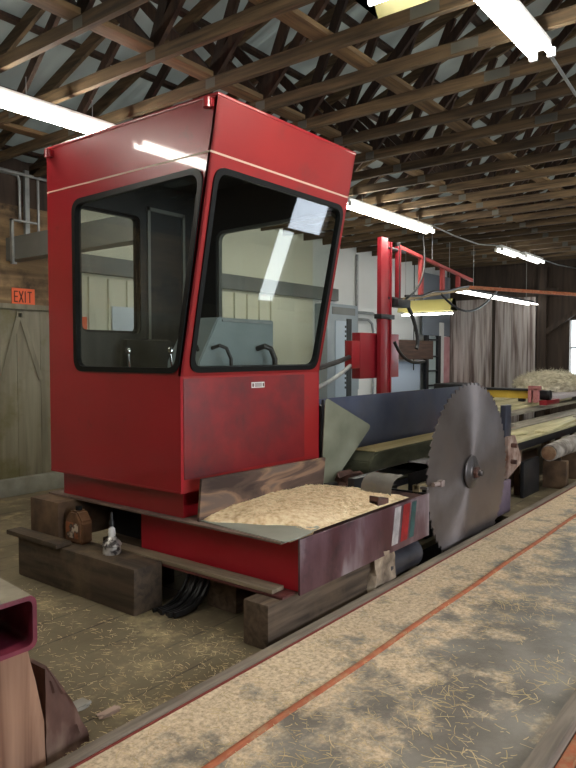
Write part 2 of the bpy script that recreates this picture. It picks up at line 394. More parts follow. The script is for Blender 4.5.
f.box(XF + .03, XF + .06, (W0 + W1) / 2 - .015, (W0 + W1) / 2 + .015, WZ0, WZ1).box(XF + .03, XF + .06, W0, W1, 1.8, 1.83)
wf = f.build('window_1', m_darkwood, kind='structure')
B().box(XF + .065, XF + .07, W0, W1, WZ0, WZ1).build('pane', m_glass, wf)
def boards_door(name, y0, y1, z0, z1):
    b = B(); y = y0
    while y < y1 - .02:
        ww = min(random.uniform(.14, .24), y1 - y); b.box(XF - .10 - random.uniform(0, .012), XF - .05, y, y + ww - .006, z0, z1, .003); y += ww
    return b.build(name, m_weather, kind='structure')
boards_door('door_2', 6.16, 7.36, 0.02, 3.02)
boards_door('door_3', 5.12, 6.10, 0.02, 3.02)
B().box(XF - .14, XF - .02, 4.6, YL, 3.02, 3.2, .01).build('trim_2', m_darkwood, kind='structure')
b = B(); b.box(XF - .16, XF, 4.86, 5.06, 0, 3.7).box(XF - .13, XF, 6.10, 6.155, 0, 3.02)
b.beam((XF - .1, 5.0, 2.1), (XF - .1, 3.4, 3.2), .06, .12)
b.build('trim_3', m_darkwood, kind='structure')

# --- roof sheeting (ceiling)
PITCH = 0.36; RISE = (YL - YM) * PITCH
m_roof = mat('roof_sheet', [(0.3, (0.25, 0.26, 0.24)), (0.7, (0.36, 0.375, 0.34))], rough=0.5, metal=0.2, scale=1.5, vary=0)
def roof_side(s):
    b = B(); n = int((XF - XN) / .15)
    for sgn in (0,):
        prev = None
        for i in range(n * 2 + 1):
            x = XN + i * .075; dz = .012 if i % 4 in (1, 2) else 0
            ye = YL + .3 if s > 0 else YR - .3
            a = b.bm.verts.new((x, ye, ZC + .18 - .3 * PITCH + dz)); c = b.bm.verts.new((x, YM, ZC + .18 + RISE + dz))
            if prev: b.bm.faces.new((prev[0], prev[1], c, a))
            prev = (a, c)
    bmesh.ops.solidify(b.bm, geom=b.bm.faces[:], thickness=-0.004)
    return b.build('ceiling', m_roof, kind='structure')
roof_side(1); roof_side(-1)

# ================================================================== TRUSSES
def make_truss():
    t = thing('roof_truss', '', 'truss', (0, YM, ZC))
    b = B(); b.beam((0, YR, ZC + .047), (0, YL, ZC + .047), .040, .094, .003); b.build('bottom_chord', m_truss, t)
    zt = ZC + .06
    for ye in (YR, YL):
        b = B(); b.beam((0, ye, zt), (0, YM, zt + RISE), .040, .12); b.build('top_chord', m_truss, t)
    H = (YL - YM)
    bot = [0.28 * H, 0.0 * H, 0.64 * H]
    # webs as W pattern
    for s in (-1, 1):
        B0 = [(YM + s * H * q) for q in (0.0, 0.34, 0.68)]
        T0 = [(YM + s * H * q) for q in (0.0, 0.22, 0.50, 0.80)]
        def zt_(y): return zt + RISE * (1 - abs(y - YM) / H)
        pairs = [(B0[1], T0[0]), (B0[1], T0[1]), (B0[1], T0[2]), (B0[2], T0[2]), (B0[2], T0[3])]
        for (yb, yt) in pairs:
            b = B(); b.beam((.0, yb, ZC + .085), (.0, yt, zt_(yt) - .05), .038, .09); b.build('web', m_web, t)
        for q in (B0[1], B0[2]):
            b = B()
            for sx in (-1, 1): b.box(sx * .021 - .001, sx * .021 + .001, q - .05, q + .05, ZC + .012, ZC + .085)
            b.build('nail_plate', m_plate_metal, t)
    b = B(); b.box(-.0225, -.0205, YM - .1, YM + .1, ZC + .012, ZC + .085); b.build('nail_plate', m_plate_metal, t)
    return t
tr0 = make_truss()
xs = [2.70 + .61 * k for k in range(-6, 22) if 2.70 + .61 * k < XF - .1]
ordn = ['first', 'second', 'third', 'fourth', 'fifth', 'sixth', 'seventh', 'eighth', 'ninth', 'tenth', 'eleventh', 'twelfth', 'thirteenth', 'fourteenth', 'fifteenth', 'sixteenth',
        'seventeenth', 'eighteenth', 'nineteenth', 'twentieth', 'twenty-first', 'twenty-second', 'twenty-third', 'twenty-fourth']
vis = 0
for i, x in enumerate(xs):
    if x < 2.0:
        if x < -1.5: continue
        lab = 'roof truss nearer the viewer than the left lamp, %s before the top-corner one' % ordn[int(round((2.09 - x) / .61)) - 1 if x < 1.9 else 0]
    else:
        lab = 'lumber roof truss, %s counted from the one at the top left corner' % ordn[int(round((x - 2.09) / .61))]
    pass
    if i == 0 or 'used' not in globals():
        tr0.location = (x, YM, ZC); tr0['label'] = lab; tr0['group'] = 'roof trusses of bare lumber'; used = True
    else: dup(tr0, (x, YM, ZC), lab)
# long braces on the bottom chords and purlins above
for y, lab in ((3.84, 'long lumber brace on the trusses, passing above the left lamp toward the cab'), (2.74, 'long lumber brace on the trusses, above the cab roof from top centre'),
               (0.9, 'long lumber brace on the trusses, right of the bright right-hand lamp'), (6.2, 'long lumber brace on the trusses, nearest the exit sign wall')):
    B().box(-1.6, XF - .1, y - .07, y + .07, ZC + .0945, ZC + .134, .003).build('truss_brace', m_purlin, None, lab, 'brace', 'long braces across the trusses')
k = 0
for s in (-1, 1):
    for q in range(7):
        f_ = 0.06 + q * 0.15
        y = YM + s * (YL - YM) * f_; z = ZC + .06 + RISE * (1 - f_) + .065
        b = B(); b.box(-1.6, XF - .1, y - .045, y + .045, z, z + .036)
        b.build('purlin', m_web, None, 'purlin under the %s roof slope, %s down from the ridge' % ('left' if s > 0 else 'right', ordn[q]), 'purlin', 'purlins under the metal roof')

# ================================================================== LAMPS
def lamp(x0, x1, y, z, label, small=False, name='fluorescent_light'):
    t = thing(name, label, 'ceiling light', ((x0 + x1) / 2, y, z), None); r_ = .022; d_ = .058
    b = B(); b.box(x0, x1, y - .055, y + .055, z + .055, z + .115, .006); b.build('housing', m_white_paint, t)
    for s in (-1, 1):
        b = B(); b.tube([(x0 + .02, y + s * d_, z + .025), (x1 - .02, y + s * d_, z + .025)], r_, 12); b.build('tube', m_tube_far if small else m_tube, t)
        for xa, xb in ((x0 - .004, x0 + .02), (x1 - .02, x1 + .004)):
            b = B(); b.box(xa, xb, y + s * d_ - .024, y + s * d_ + .024, z, z + .056); b.build('lamp_holder', m_white_paint, t)
    for x in (x0 + .4, x1 - .4):
        b = B(); b.tube([(x, y, z + .11), (x, y, ZC + .02)], .004, 6); b.build('hanger', m_galv, t)
    return t
lamp(-.55, 1.85, 4.78, 3.50, 'fluorescent lamp of the left row just outside the left edge')
lamp(2.50, 3.90, 4.78, 3.50, 'bright fluorescent lamp at the left edge, above the red cab\'s far corner')
lamp(7.33, 9.75, 4.75, 3.55, 'bright fluorescent lamp just right of the cab, above the red mast')
lamp(12.35, 13.38, 4.62, 3.58, 'small far ceiling lamp beyond the red boom tip, left half of a pair', True)
lamp(13.48, 14.6, 4.55, 3.58, 'small far ceiling lamp beyond the red boom tip, right half of a pair', True)
lamp(2.10, 4.56, 1.43, 3.58, 'bright fluorescent lamp at the top right of the picture')
lamp(-2.6, -.2, 1.43, 3.58, 'added unseen fluorescent lamp overhead behind the viewer')  # added out of view as fill light
lamp(7.3, 9.7, 1.43, 3.58, 'added unseen fluorescent lamp beyond the top right one, outside the right edge')  # added out of frame to light the saw area
lamp(12.0, 14.4, 1.43, 3.58, 'added unseen fluorescent lamp, farthest of the right-hand row, outside the right edge')  # another unseen lamp, added to brighten the far right side
# double bare tube lamp below the far header
t = thing('strip_light', 'long bare twin-tube lamp hung low in front of the weathered board doors', 'strip light', (14.2, 5.15, 2.8))
b = B(); b.box(11.75, 16.0, 5.12, 5.18, 2.87, 2.91); b.build('housing', m_blackmetal, t)
for s in (-1, 1): b = B(); b.tube([(11.75, 5.15 + s * .10, 2.83), (16.0, 5.15 + s * .10, 2.83)], .014, 8); b.build('tube', m_tube_far, t)
for x in (12.46, 15.51): b = B(); b.tube([(x, 5.15, 2.89), (x, 5.15, ZC + .001)], .004, 6); b.build('hanger', m_galv, t)
# yellow-hooded lamps
def hooded(x0, x1, y0, y1, z, along, label, em):
    t = thing('hooded_lamp', label, 'hooded lamp', ((x0 + x1) / 2, (y0 + y1) / 2, z))
    cx, cy = (x0 + x1) / 2, (y0 + y1) / 2
    b = B(); bm = b.bm; h = .13 if z > 3 else .22
    if along == 'x': top = [(x0, cy - .06), (x1, cy - .06), (x1, cy + .06), (x0, cy + .06)]; bot = [(x0, y0), (x1, y0), (x1, y1), (x0, y1)]
    else: top = [(cx - .06, y0), (cx + .06, y0), (cx + .06, y1), (cx - .06, y1)]; bot = [(x0, y0), (x1, y0), (x1, y1), (x0, y1)]
    tv = [bm.verts.new((p[0], p[1], z + h)) for p in top]; bv = [bm.verts.new((p[0], p[1], z)) for p in bot]
    bm.faces.new(tv)
    for i in range(4): bm.faces.new((tv[i], tv[(i + 1) % 4], bv[(i + 1) % 4], bv[i]))
    bmesh.ops.solidify(bm, geom=bm.faces[:], thickness=.003)
    b.build('hood', m_yellow_hood, t)
    b = B()
    if along == 'x': b.tube([(x0 + .03, cy, z + .02), (x1 - .03, cy, z + .02)], .018, 10)
    else: b.tube([(cx, y0 + .03, z + .02 - (0 if z > 3 else .07)), (cx, y1 - .03, z + .02 - (0 if z > 3 else .07))], .018, 10)
    b.build('tube', em, t)
    b = B()
    if along == 'x':
        for x in (x0 + .2, x1 - .2): b.tube([(x, cy, z + h), (x, cy, ZC + .02)], .004, 6)
    else:
        for y in (y0 + .1, y1 - .1): b.tube([(cx, y, z + h), (cx, y, ZC + .02)], .004, 6)
    b.build('hanger', m_galv, t)
    return t
hooded(3.11, 3.40, .8, 1.99, 3.56, 'y', 'yellow-hooded lamp cut by the top edge of the picture', m_tube_dim)
hooded(11.70, 12.0, 5.27, 6.38, 2.48, 'y', 'pale yellow hooded lamp hanging right of the red mast', m_tube_dim)

# cables between the lamps
B().tube([(9.75, 4.75, 3.69), (10.6, 4.7, 3.62), (11.5, 4.66, 3.60), (12.34, 4.62, 3.68)], .012, 6).build('lamp_cable', m_galv, None, 'grey cable running from the lamp by the mast to the far lamps', 'cable')
B().tube([(14.62, 4.55, 3.68), (15.3, 4.4, 3.62), (16.1, 4.2, 3.6)], .012, 6).build('lamp_cable', m_galv, None, 'grey cable running from the far lamps to the right edge', 'cable')
B().tube([(4.57, 1.43, 3.68), (5.4, 1.45, 3.62), (6.6, 1.45, 3.6), (7.6, 1.45, 3.7)], .012, 6).build('lamp_cable', m_galv, None, 'grey cable leaving the end of the top right lamp', 'cable')

# ================================================================== LEFT WALL FITTINGS
m_signorange = mat('sign_orange', (1.0, 0.20, 0.07), rough=0.5)
m_signdark = mat('sign_ink', (0.10, 0.02, 0.01), rough=0.6)
t = thing('exit_sign', 'small orange EXIT sign on the plywood wall left of the cab', 'sign', (4.405, YL - .006, 2.235))
b = B(); b.box(4.26, 4.555, YL - .008, YL - .002, 2.238, 2.438); b.build('panel', m_signorange, t)
b = B()
def L_(x, s): # letters in boxes / beams, h .12
    z0, z1, yy = 2.272, 2.405, YL - .010
    if s == 'E':
        b.box(x, x + .012, yy, yy + .003, z0, z1)
        for z in (z0, (z0 + z1) / 2 - .006, z1 - .013): b.box(x, x + .046, yy, yy + .003, z, z + .013)
    if s == 'X':
        b.beam((x, yy, z0), (x + .05, yy, z1), .003, .013); b.beam((x + .05, yy, z0), (x, yy, z1), .003, .013)
    if s == 'I': b.box(x, x + .013, yy, yy + .003, z0, z1)
    if s == 'T':
        b.box(x, x + .055, yy, yy + .003, z1 - .013, z1); b.box(x + .021, x + .034, yy, yy + .003, z0, z1)
for x, s in ((4.288, 'E'), (4.352, 'X'), (4.424, 'I'), (4.460, 'T')): L_(x, s)
b.build('lettering', m_signdark, t)

m_greybeam = mat('grey_beam_paint', [(0.3, (0.16, 0.17, 0.16)), (0.7, (0.21, 0.22, 0.21))], rough=0.5, scale=2)
t = thing('steel_beam', 'grey steel beam running out from the exit wall behind the cab', 'beam', (4.27, 6.2, 2.75))
b = B(); b.box(4.19, 4.21, 5.0, 7.38, 2.76, 2.98).box(4.19, 4.36, 5.0, 7.38, 2.74, 2.76).box(4.19, 4.36, 5.0, 7.38, 2.98, 3.0); b.build('beam_web', m_greybeam, t)
b = B(); b.box(4.16, 4.19, 7.2, 7.24, 2.70, 3.2).box(4.16, 4.5, 7.2, 7.24, 3.18, 3.2).box(4.16, 4.22, 7.2, 7.24, 2.69, 2.715); b.build('bracket', m_galv, t)
B().box(4.95, 11.0, YL - .12, YL - .002, 2.70, 2.93, .01).build('wall_beam', m_greybeam, None, 'long grey horizontal beam fixed along the cream wall behind the cab', 'beam')
t = thing('conduit_rack', 'galvanised conduits and strut channel high on the exit wall, left of the cab', 'conduit', (4.5, YL - .06, 3.0))
b = B(); b.box(4.42, 4.475, YL - .06, YL - .015, 3.0, 3.82); b.build('strut_channel', m_galv, t)
for x, z0, z1 in ((4.36, 3.20, 3.74), (4.60, 3.05, 3.76)):
    b = B(); b.tube([(x, YL - .04, z0), (x, YL - .04, z1 - .06), (x - .02, YL - .04, z1), (x - .10, YL - .04, z1 + .01), (x - .4, YL - .04, z1 + .01)] if x < 4.5 else [(x, YL - .04, z0), (x, YL - .04, z1)], .016, 8); b.build('conduit', m_galv, t)
b = B(); b.tube([(2.0, YL - .09, 3.80), (5.6, YL - .09, 3.73)], .02, 8); b.build('conduit', m_galv, t)
# electrical cabinet on the white wall
m_cab_grey = mat('cabinet_grey', [(0.3, (0.28, 0.34, 0.38)), (0.7, (0.34, 0.40, 0.44))], rough=0.4, scale=2)
m_cab_door = mat('cabinet_door_pale', (0.42, 0.52, 0.60), rough=0.4)
t = thing('electrical_cabinet', 'tall grey electrical cabinet on the white wall just right of the cab window', 'electrical cabinet', (11.0, YL - .16, .6))
b = B(); b.box(10.35, 11.42, YL - .30, YL - .005, .6, 2.62, .01); b.build('body', m_cab_grey, t)
b = B(); b.box(10.6, 10.98, YL - .315, YL - .30, .75, 2.3, .004); b.build('door', m_cab_door, t)
b = B()
for i in range(14): b.box(10.92, 10.965, YL - .32, YL - .315, 1.0 + i * .09, 1.045 + i * .09)
b.build('vent_slot', m_blackmetal, t)
b = B(); b.box(11.0, 11.16, YL - .318, YL - .300, .75, 2.35); b.build('door_gap', m_lining, t)
b = B(); b.box(10.5, 11.3, YL - .312, YL - .300, 2.42, 2.56, .004); b.build('nameplate', m_greybeam, t)
# conduits on white wall
def conduit(pts, lab, r=.028): B().tube(pts, r, 8).build('wall_conduit', m_galv, None, lab, 'conduit', 'conduits on the white wall')
Yc = YL - .035
conduit([(11.8, Yc, .4), (11.8, Yc, 3.7)], 'straight vertical grey conduit on the white wall between cabinet and red mast')
conduit([(11.44, Yc - .06, 2.52), (12.35, Yc - .06, 2.52), (12.5, Yc - .06, 2.45), (12.55, Yc - .06, 2.3), (12.55, Yc - .06, .5)], 'bent conduit leaving the cabinet top, upper of two')
conduit([(11.44, Yc - .06, 2.38), (12.15, Yc - .06, 2.38), (12.3, Yc - .06, 2.31), (12.36, Yc - .06, 2.15), (12.36, Yc - .06, .5)], 'bent conduit leaving the cabinet top, lower of two')
conduit([(11.44, Yc - .06, 2.08), (11.5, Yc - .06, 2.08), (11.58, Yc - .06, 1.98), (11.6, Yc - .06, 1.3)], 'short bent conduit beside the cabinet side', .022)
B().box(11.5, 11.72, YL - .14, YL - .01, .95, 1.3, .008).build('junction_box', m_cab_grey, None, 'small grey junction box low on the white wall behind the hoses', 'junction box')
# far end of white wall: grey panel, ladder window, shelf, pale panel
B().box(14.55, 16.05, YL - .16, YL - .12, 2.12, 3.6, .01).build('grey_panel', mat('dull_blue_panel', (0.20, 0.23, 0.27), rough=0.6), None, 'flat blue-grey sheet panel high on the wall beside the board doors', 'panel')
t = thing('tall_rack', 'narrow pale rack like a ladder with glass squares beside the board doors', 'rack', (15.0, YL - .2, .5))
b = B(); b.box(14.62, 14.74, YL - .22, YL - .14, .3, 2.12).box(15.25, 15.4, YL - .22, YL - .14, .3, 2.12)
for z in (.9, 1.25, 1.6, 2.0): b.box(14.74, 15.25, YL - .21, YL - .16, z, z + .035)
b.build('frame', m_blackmetal, t)
b = B(); b.box(14.74, 15.25, YL - .155, YL - .15, .3, 2.1); b.build('panel', mat('pale_pane', (0.45, 0.55, 0.55), rough=0.3), t)
B().box(15.42, 15.62, YL - .2, YL - .1, .02, 2.45, .01).build('white_post', m_white_paint, None, 'white narrow post between the rack and the pink board', 'post')
B().box(15.64, 15.98, YL - .19, YL - .15, .02, 2.1, .006).build('pink_board', mat('pink_board', [(0.3, (0.55, 0.25, 0.27)), (0.7, (0.68, 0.40, 0.42))], rough=0.6), None, 'faded pink upright board next to the weathered doors', 'board')
m_darkshelf = wood('shelf_wood', (0.05, 0.025, 0.018), (0.13, 0.07, 0.045), 'x')
B().box(12.75, 14.5, YL - .45, YL - .02, 1.55, 1.98, .01).build('wall_shelf', m_darkshelf, None, 'dark brown wooden box shelf on the white wall behind the mast', 'shelf')
B().box(13.0, 14.5, YL - .12, YL - .06, .35, 1.50, .03).build('pale_panel', mat('pale_blue_panel', (0.55, 0.66, 0.80), rough=0.5), None, 'pale blue-white panel under the brown shelf', 'sheet')  # plain pale blue panel below the shelf
B().tube([(14.0, YL - .2, 3.74), (14.0, YL - .2, 1.3)], .012, 6).build('drop_cord', m_hose, None, 'thin dark cord hanging down the white wall beside the rack', 'cord')

# ================================================================== DECK (track platform)
m_deck = bpy.data.materials.new('dusty_deck'); m_deck.use_nodes = True
def deck_mat():
    nt = m_deck.node_tree; L = nt.links.new; b = nt.nodes['Principled BSDF']; b.inputs['Roughness'].default_value = 0.75
    tc = nd(nt, 'ShaderNodeTexCoord'); vec = tc.outputs['Object']
    n = nd(nt, 'ShaderNodeTexNoise', Scale=2.0, Detail=9.0, Roughness=0.6); L(vec, n.inputs['Vector'])
    r = ramp(nt, [(0.35, (0.12, 0.105, 0.085)), (0.5, (0.20, 0.18, 0.15)), (0.66, (0.30, 0.275, 0.235))]); L(n.outputs['Fac'], r.inputs[0])
    sx = nd(nt, 'ShaderNodeSeparateXYZ'); L(vec, sx.inputs[0])
    mr = nd(nt, 'ShaderNodeMapRange'); L(sx.outputs['Y'], mr.inputs[0]); mr.inputs[1].default_value = -0.45; mr.inputs[2].default_value = 0.65; mr.inputs[3].default_value = -0.10; mr.inputs[4].default_value = 0.16
    n2 = nd(nt, 'ShaderNodeTexNoise', Scale=3.4, Detail=12.0, Roughness=0.72); L(vec, n2.inputs['Vector'])
    ad = nd(nt, 'ShaderNodeMath', operation='ADD'); L(n2.outputs['Fac'], ad.inputs[0]); L(mr.outputs[0], ad.inputs[1])
    r2 = ramp(nt, [(0.46, (0, 0, 0)), (0.60, (1, 1, 1))]); L(ad.outputs[0], r2.inputs[0])
    n4 = nd(nt, 'ShaderNodeTexNoise', Scale=45.0, Detail=6.0, Roughness=0.7); L(vec, n4.inputs['Vector'])
    r4 = ramp(nt, [(0.32, (0.42, 0.31, 0.20)), (0.5, (0.72, 0.57, 0.39)), (0.68, (0.92, 0.78, 0.58))]); L(n4.outputs['Fac'], r4.inputs[0])
    mx = nd(nt, 'ShaderNodeMix', data_type='RGBA'); L(r2.outputs[0], mx.inputs[0]); L(r.outputs[0], mx.inputs[6]); L(r4.outputs[0], mx.inputs[7])
    L(mx.outputs[2], b.inputs['Base Color'])
    bp = nd(nt, 'ShaderNodeBump', Strength=0.5, Distance=0.006); L(n4.outputs['Fac'], bp.inputs['Height']); L(bp.outputs[0], b.inputs['Normal'])
    mr2 = nd(nt, 'ShaderNodeMapRange'); L(r2.outputs[0], mr2.inputs[0]); mr2.inputs[3].default_value = 0.45; mr2.inputs[4].default_value = 0.95; L(mr2.outputs[0], b.inputs['Roughness'])
deck_mat()
m_edge = wood('edge_board', (0.14, 0.115, 0.09), (0.30, 0.25, 0.20), 'x', 1.5, dirt=(0.34, 0.27, 0.17), dpos=(0.55, 0.75), vary=0)
t = thing('track_platform', 'long dusty low platform across the foreground with a rust orange strip', 'platform', (4.0, 1.5, 0))
b = B(); b.box(-2.5, 14, .83, 2.205, 0.0, .06); b.build('deck', m_deck, t)
b = B(); b.box(-2.5, 14, 2.207, 2.275, 0.0, .075, .006); b.build('edge_board', m_edge, t)
b = B(); b.box(-2.5, 14, .755, .828, 0.0, .085, .006); b.build('edge_board', m_edge, t)
b = B(); b.box(-2.5, 14, 2.196, 2.204, .0602, .068); b.build('red_seam', mat('dark_red_seam', (0.20, 0.03, 0.02), rough=0.7), t)
b = B(); b.tube([(-2.5 + i * .3, 1.79 + .004 * math.sin(i * 1.3), .062) for i in range(56)], .019, 8); o = b.build('track_strip', m_orange, t)
o.scale = (1, 1, .55)
b = B(); b.box(-2.5, 14, .70, .75, 0, .03); b.build('rail', m_orange, t)

# splinters & dust (nobody could count)
def splinters(name, n, fx, fz, label, lmin, lmax, wid, m, seed):
    rnd = random.Random(seed); b = B(); bm = b.bm
    for i in range(n):
        x, y = fx(rnd); z = fz(x, y) + .002; a = rnd.uniform(0, math.pi); L = rnd.uniform(lmin, lmax); cur = rnd.uniform(-.5, .5); wd = wid * rnd.uniform(.5, 1.3)
        pv = None; tilt = rnd.uniform(0, .35)
        for j in range(4):
            q = j / 3 - .5; aa = a + cur * q
            px = x + math.cos(aa) * L * q; py = y + math.sin(aa) * L * q; pz = z + (q + .5) * L * tilt * .4 + .002
            o1 = bm.verts.new((px - math.sin(aa) * wd / 2, py + math.cos(aa) * wd / 2, pz)); o2 = bm.verts.new((px + math.sin(aa) * wd / 2, py - math.cos(aa) * wd / 2, pz + .0008))
            if pv: bm.faces.new((pv[0], pv[1], o2, o1))
            pv = (o1, o2)
    return b.build(name, m, None, label, 'wood shavings', kind='stuff', normals=False)
def fdeck(r):
    x = 1.0 + 7.5 * r.random() ** 1.5
    y = min(2.17, .86 + 1.3 * r.random() ** .7)
    return x, y
splinters('wood_shavings', 3200, fdeck, lambda x, y: .06, 'pale splinters and chips scattered over the foreground platform', .006, .05, .0032, m_splinter, 1)
def fclump(r):
    cx, cy = [(2.15, 1.25), (2.8, 1.3), (1.9, 1.55), (3.3, 1.0), (2.4, 1.0), (4.2, 1.4)][r.randrange(6)]
    return cx + r.gauss(0, .14), max(.86, cy + r.gauss(0, .09))
splinters('wood_shavings', 420, fclump, lambda x, y: .062, 'long thin splinters in loose clumps on the bare half of the platform', .03, .10, .003, m_splinter, 5)
def ffloor(r):
    while True:
        x = 1.3 + 2.4 * r.random(); y = 2.32 + 2.1 * r.random() ** 1.6
        if not (x > 2.62 and y > 3.2) and not (x > 2.78 and y < 2.52) and not (x > 2.9): return x, y
splinters('floor_shavings', 1800, ffloor, lambda x, y: .0, 'pale straw-like shavings on the floor between cab timbers and platform', .006, .05, .0022, m_splinter, 2)

# ================================================================== THE CAB
CX0, CX1 = 2.90, 4.40
YB, YT, YK = 4.52, 2.765, 3.10     # rear, front at top, front at knee
Z0, ZK, ZT = .775, 1.515, 3.165
def yfront(z): return YK if z < ZK else YK + (YT - YK) * (z - ZK) / (ZT - ZK)
cab = thing('operator_cab', 'large red sawmill operator cab with big black-edged windows', 'cab', ((CX0 + CX1) / 2, 3.8, Z0))
side = [(YK, Z0), (YB, Z0), (YB, ZT), (YT, ZT), (YK, ZK)]
win = [(3.122, 1.545), (4.190, 1.545), (4.190, 2.745), (2.885, 2.765)]
def side_panel(x, th, name):
    b = B(); b.plate(side, [rrect(win, .10)], (x, 0, 0), (0, 1, 0), (0, 0, 1), th); return b.build(name, m_red, cab)
left = side_panel(CX0, .02, 'side_panel')
right = side_panel(CX1 - .02, .02, 'side_panel')
def window_parts(base, o, u, v, off, gm, name='side_window', gw=.024, rad=.10):
    n = Vector(u).cross(Vector(v)).normalized()
    b = B(); b.plate(rrect(inset(base, -.012), rad), [rrect(inset(base, gw), rad - .02)], Vector(o) + n * off[0], u, v, off[1] - off[0])
    g = b.build(name + '_gasket', gm, cab)
    b = B(); b.plate(rrect(inset(base, .01), rad), [], Vector(o) + n * ((off[0] + off[1]) / 2 - .002), u, v, .004)
    b.build('glass', m_glass, g)
    return g
window_parts(win, (CX0, 0, 0), (0, 1, 0), (0, 0, 1), (-.012, .03), m_gasket)
window_parts(win, (CX1, 0, 0), (0, 1, 0), (0, 0, 1), (-.03, .012), m_gasket_grey)
# front lower panel
b = B(); b.box(CX0 + .02, CX1 - .02, YK, YK + .02, Z0, ZK + .01); b.build('front_panel', m_red_front, cab)
# front leaning panel with window
fv = Vector((0, YT - YK, ZT - ZK)); FL = fv.length; fv.normalize()
fo = Vector((0, YK, ZK))
fwin = [(2.972, .035), (4.338, .035), (4.345, (2.775 - ZK) / fv.z), (2.962, (2.775 - ZK) / fv.z)]
b = B(); b.plate([(CX0 + .0, 0), (CX1, 0), (CX1, FL), (CX0, FL)], [rrect(fwin, .10)], fo, (1, 0, 0), tuple(fv), -.02); b.build('front_frame', m_red_front, cab)
window_parts(fwin, fo, (1, 0, 0), tuple(fv), (-.03, .012), m_gasket, 'front_window')
# n = u x v = (1,0,0)x(0,-,+) points to -Y, -Z (outwards)
# rear wall with window
rwin = [(3.15, 1.83), (3.73, 1.83), (3.73, 2.81), (3.15, 2.81)]
b = B(); b.plate([(CX0 + .02, Z0), (CX1 - .02, Z0), (CX1 - .02, ZT), (CX0 + .02, ZT)], [rrect(rwin, .06)], (0, YB, 0), (1, 0, 0), (0, 0, 1), .02); b.build('rear_panel', m_red, cab)
window_parts(rwin, (0, YB, 0), (1, 0, 0), (0, 0, 1), (-.01, .03), m_gasket, 'rear_window', .02, .06)
# lining inside
b = B(); b.plate([(CX0 + .025, Z0 + .02), (CX1 - .05, Z0 + .02), (CX1 - .05, ZT - .02), (CX0 + .025, ZT - .02)], [rrect(rwin, .06)], (0, YB - .045, 0), (1, 0, 0), (0, 0, 1), .015); b.build('rear_lining', m_lining, cab)
b = B(); b.plate(inset(side, .03), [rrect(win, .10)], (CX1 - .045, 0, 0), (0, 1, 0), (0, 0, 1), .012); b.build('side_lining', m_lining, cab)
b = B(); b.box(CX0 + .03, CX1 - .05, YK + .03, YB - .05, Z0 + .0, Z0 + .03); b.build('cab_floor', m_lining, cab)
b = B(); b.box(CX0 + .025, CX1 - .05, YT + .06, YB - .05, ZT - .06, ZT - .03); b.build('headliner', m_lining, cab)
# inside the rear wall: door frame with handle rail
b = B(); b.box(3.80, 3.83, YB - .075, YB - .047, .9, 2.9).box(4.20, 4.23, YB - .075, YB - .047, .9, 2.9).box(3.80, 4.23, YB - .075, YB - .047, 2.87, 2.9); b.build('rear_door_frame', m_gasket_grey, cab)
# roof & skirt
b = B(); b.box(CX0 - .006, CX1 + .006, YT - .004, YB + .006, ZT, ZT + .02, .006); b.build('roof', m_red, cab)
b = B(); b.box(CX0 + .075, CX1 - .05, YK + .06, YB - .05, .60, Z0); b.build('skirt', m_red, cab)
# pinstripes
zs = 2.855
b = B(); b.box(CX0 - .0015, CX0, yfront(zs), YB, zs - .005, zs + .006); b.build('pinstripe', m_stripe, cab)
b = B(); q = (zs - ZK) / fv.z; b.plate([(CX0, q - .006), (CX1, q - .006), (CX1, q + .006), (CX0, q + .006)], [], fo, (1, 0, 0), tuple(fv), .0015); b.build('pinstripe', m_stripe, cab)
# stained door skin on the front
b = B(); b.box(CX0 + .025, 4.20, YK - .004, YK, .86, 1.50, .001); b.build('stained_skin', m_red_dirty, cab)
t_ = B(); t_.box(3.571, 3.712, YK - .007, YK - .0042, 1.418, 1.458); st = t_.build('warning_sticker', m_white_paint, cab)
t_ = B(); t_.box(3.579, 3.593, YK - .0085, YK - .0071, 1.426, 1.450); t_.box(3.692, 3.705, YK - .0085, YK - .0071, 1.426, 1.450)
for i in range(4): t_.box(3.605, 3.682, YK - .0085, YK - .0071, 1.426 + i * .007, 1.4295 + i * .007)
t_.build('print', m_signdark, st)
# lugs
for y in (2.83, 4.46):
    b = B(); b.tube([(CX0 - .026, y, ZT - .065), (CX0 - .026, y, ZT - .008)], .026, 14); b.box(CX0 - .026, CX0, y - .03, y + .03, ZT - .06, ZT - .012); b.build('lifting_lug', m_red, cab)
# sill seam under windows
b = B(); b.box(CX0 - .002, CX0, YK, YB, Z0, Z0 + .012); b.build('lower_lip', m_red, cab)

# inside things
t = thing('control_console', 'grey metal control console with sloped face inside the cab', 'console', (3.85, 3.6, Z0 + .031))
b = B(); b.prism([(3.42, 1.60), (3.42, 1.545), (4.27, 1.545), (4.27, 1.93), (3.62, 1.93)], 'y', 3.46, 3.80, .008); b.build('housing', m_console, t)
b = B(); b.box(3.70, 4.15, 3.52, 3.74, Z0 + .031, 1.545); b.build('pedestal', m_console, t)
b = B()
for k_ in range(3): b.tube([(3.47 + k_ * .06, 3.52 + k_ * .07, 1.68 + k_ * .09), (3.45 + k_ * .06, 3.52 + k_ * .07, 1.72 + k_ * .09)], .012, 8)
b.build('push_button', m_gasket, t)
b = B(); b.box(3.66, 4.24, 3.452, 3.46, 1.90, 1.915); b.build('lid_edge', m_galv, t)
for k_, (px_, lab) in enumerate(((4.06, 'thick black hose arching from the console front'), (3.55, 'thin black hose arching from the left of the console'))):
    b = B(); y_ = 3.40; b.tube([(px_, 3.455, 1.70), (px_, y_ - .02, 1.72), (px_ + .05, y_ - .04, 1.70), (px_ + .09, y_ - .05, 1.62), (px_ + .09, y_ - .05, 1.45), (px_ + .02, y_ - .04, 1.1)], .022 - .008 * k_, 10)
    b.build('console_hose', m_hose, t)
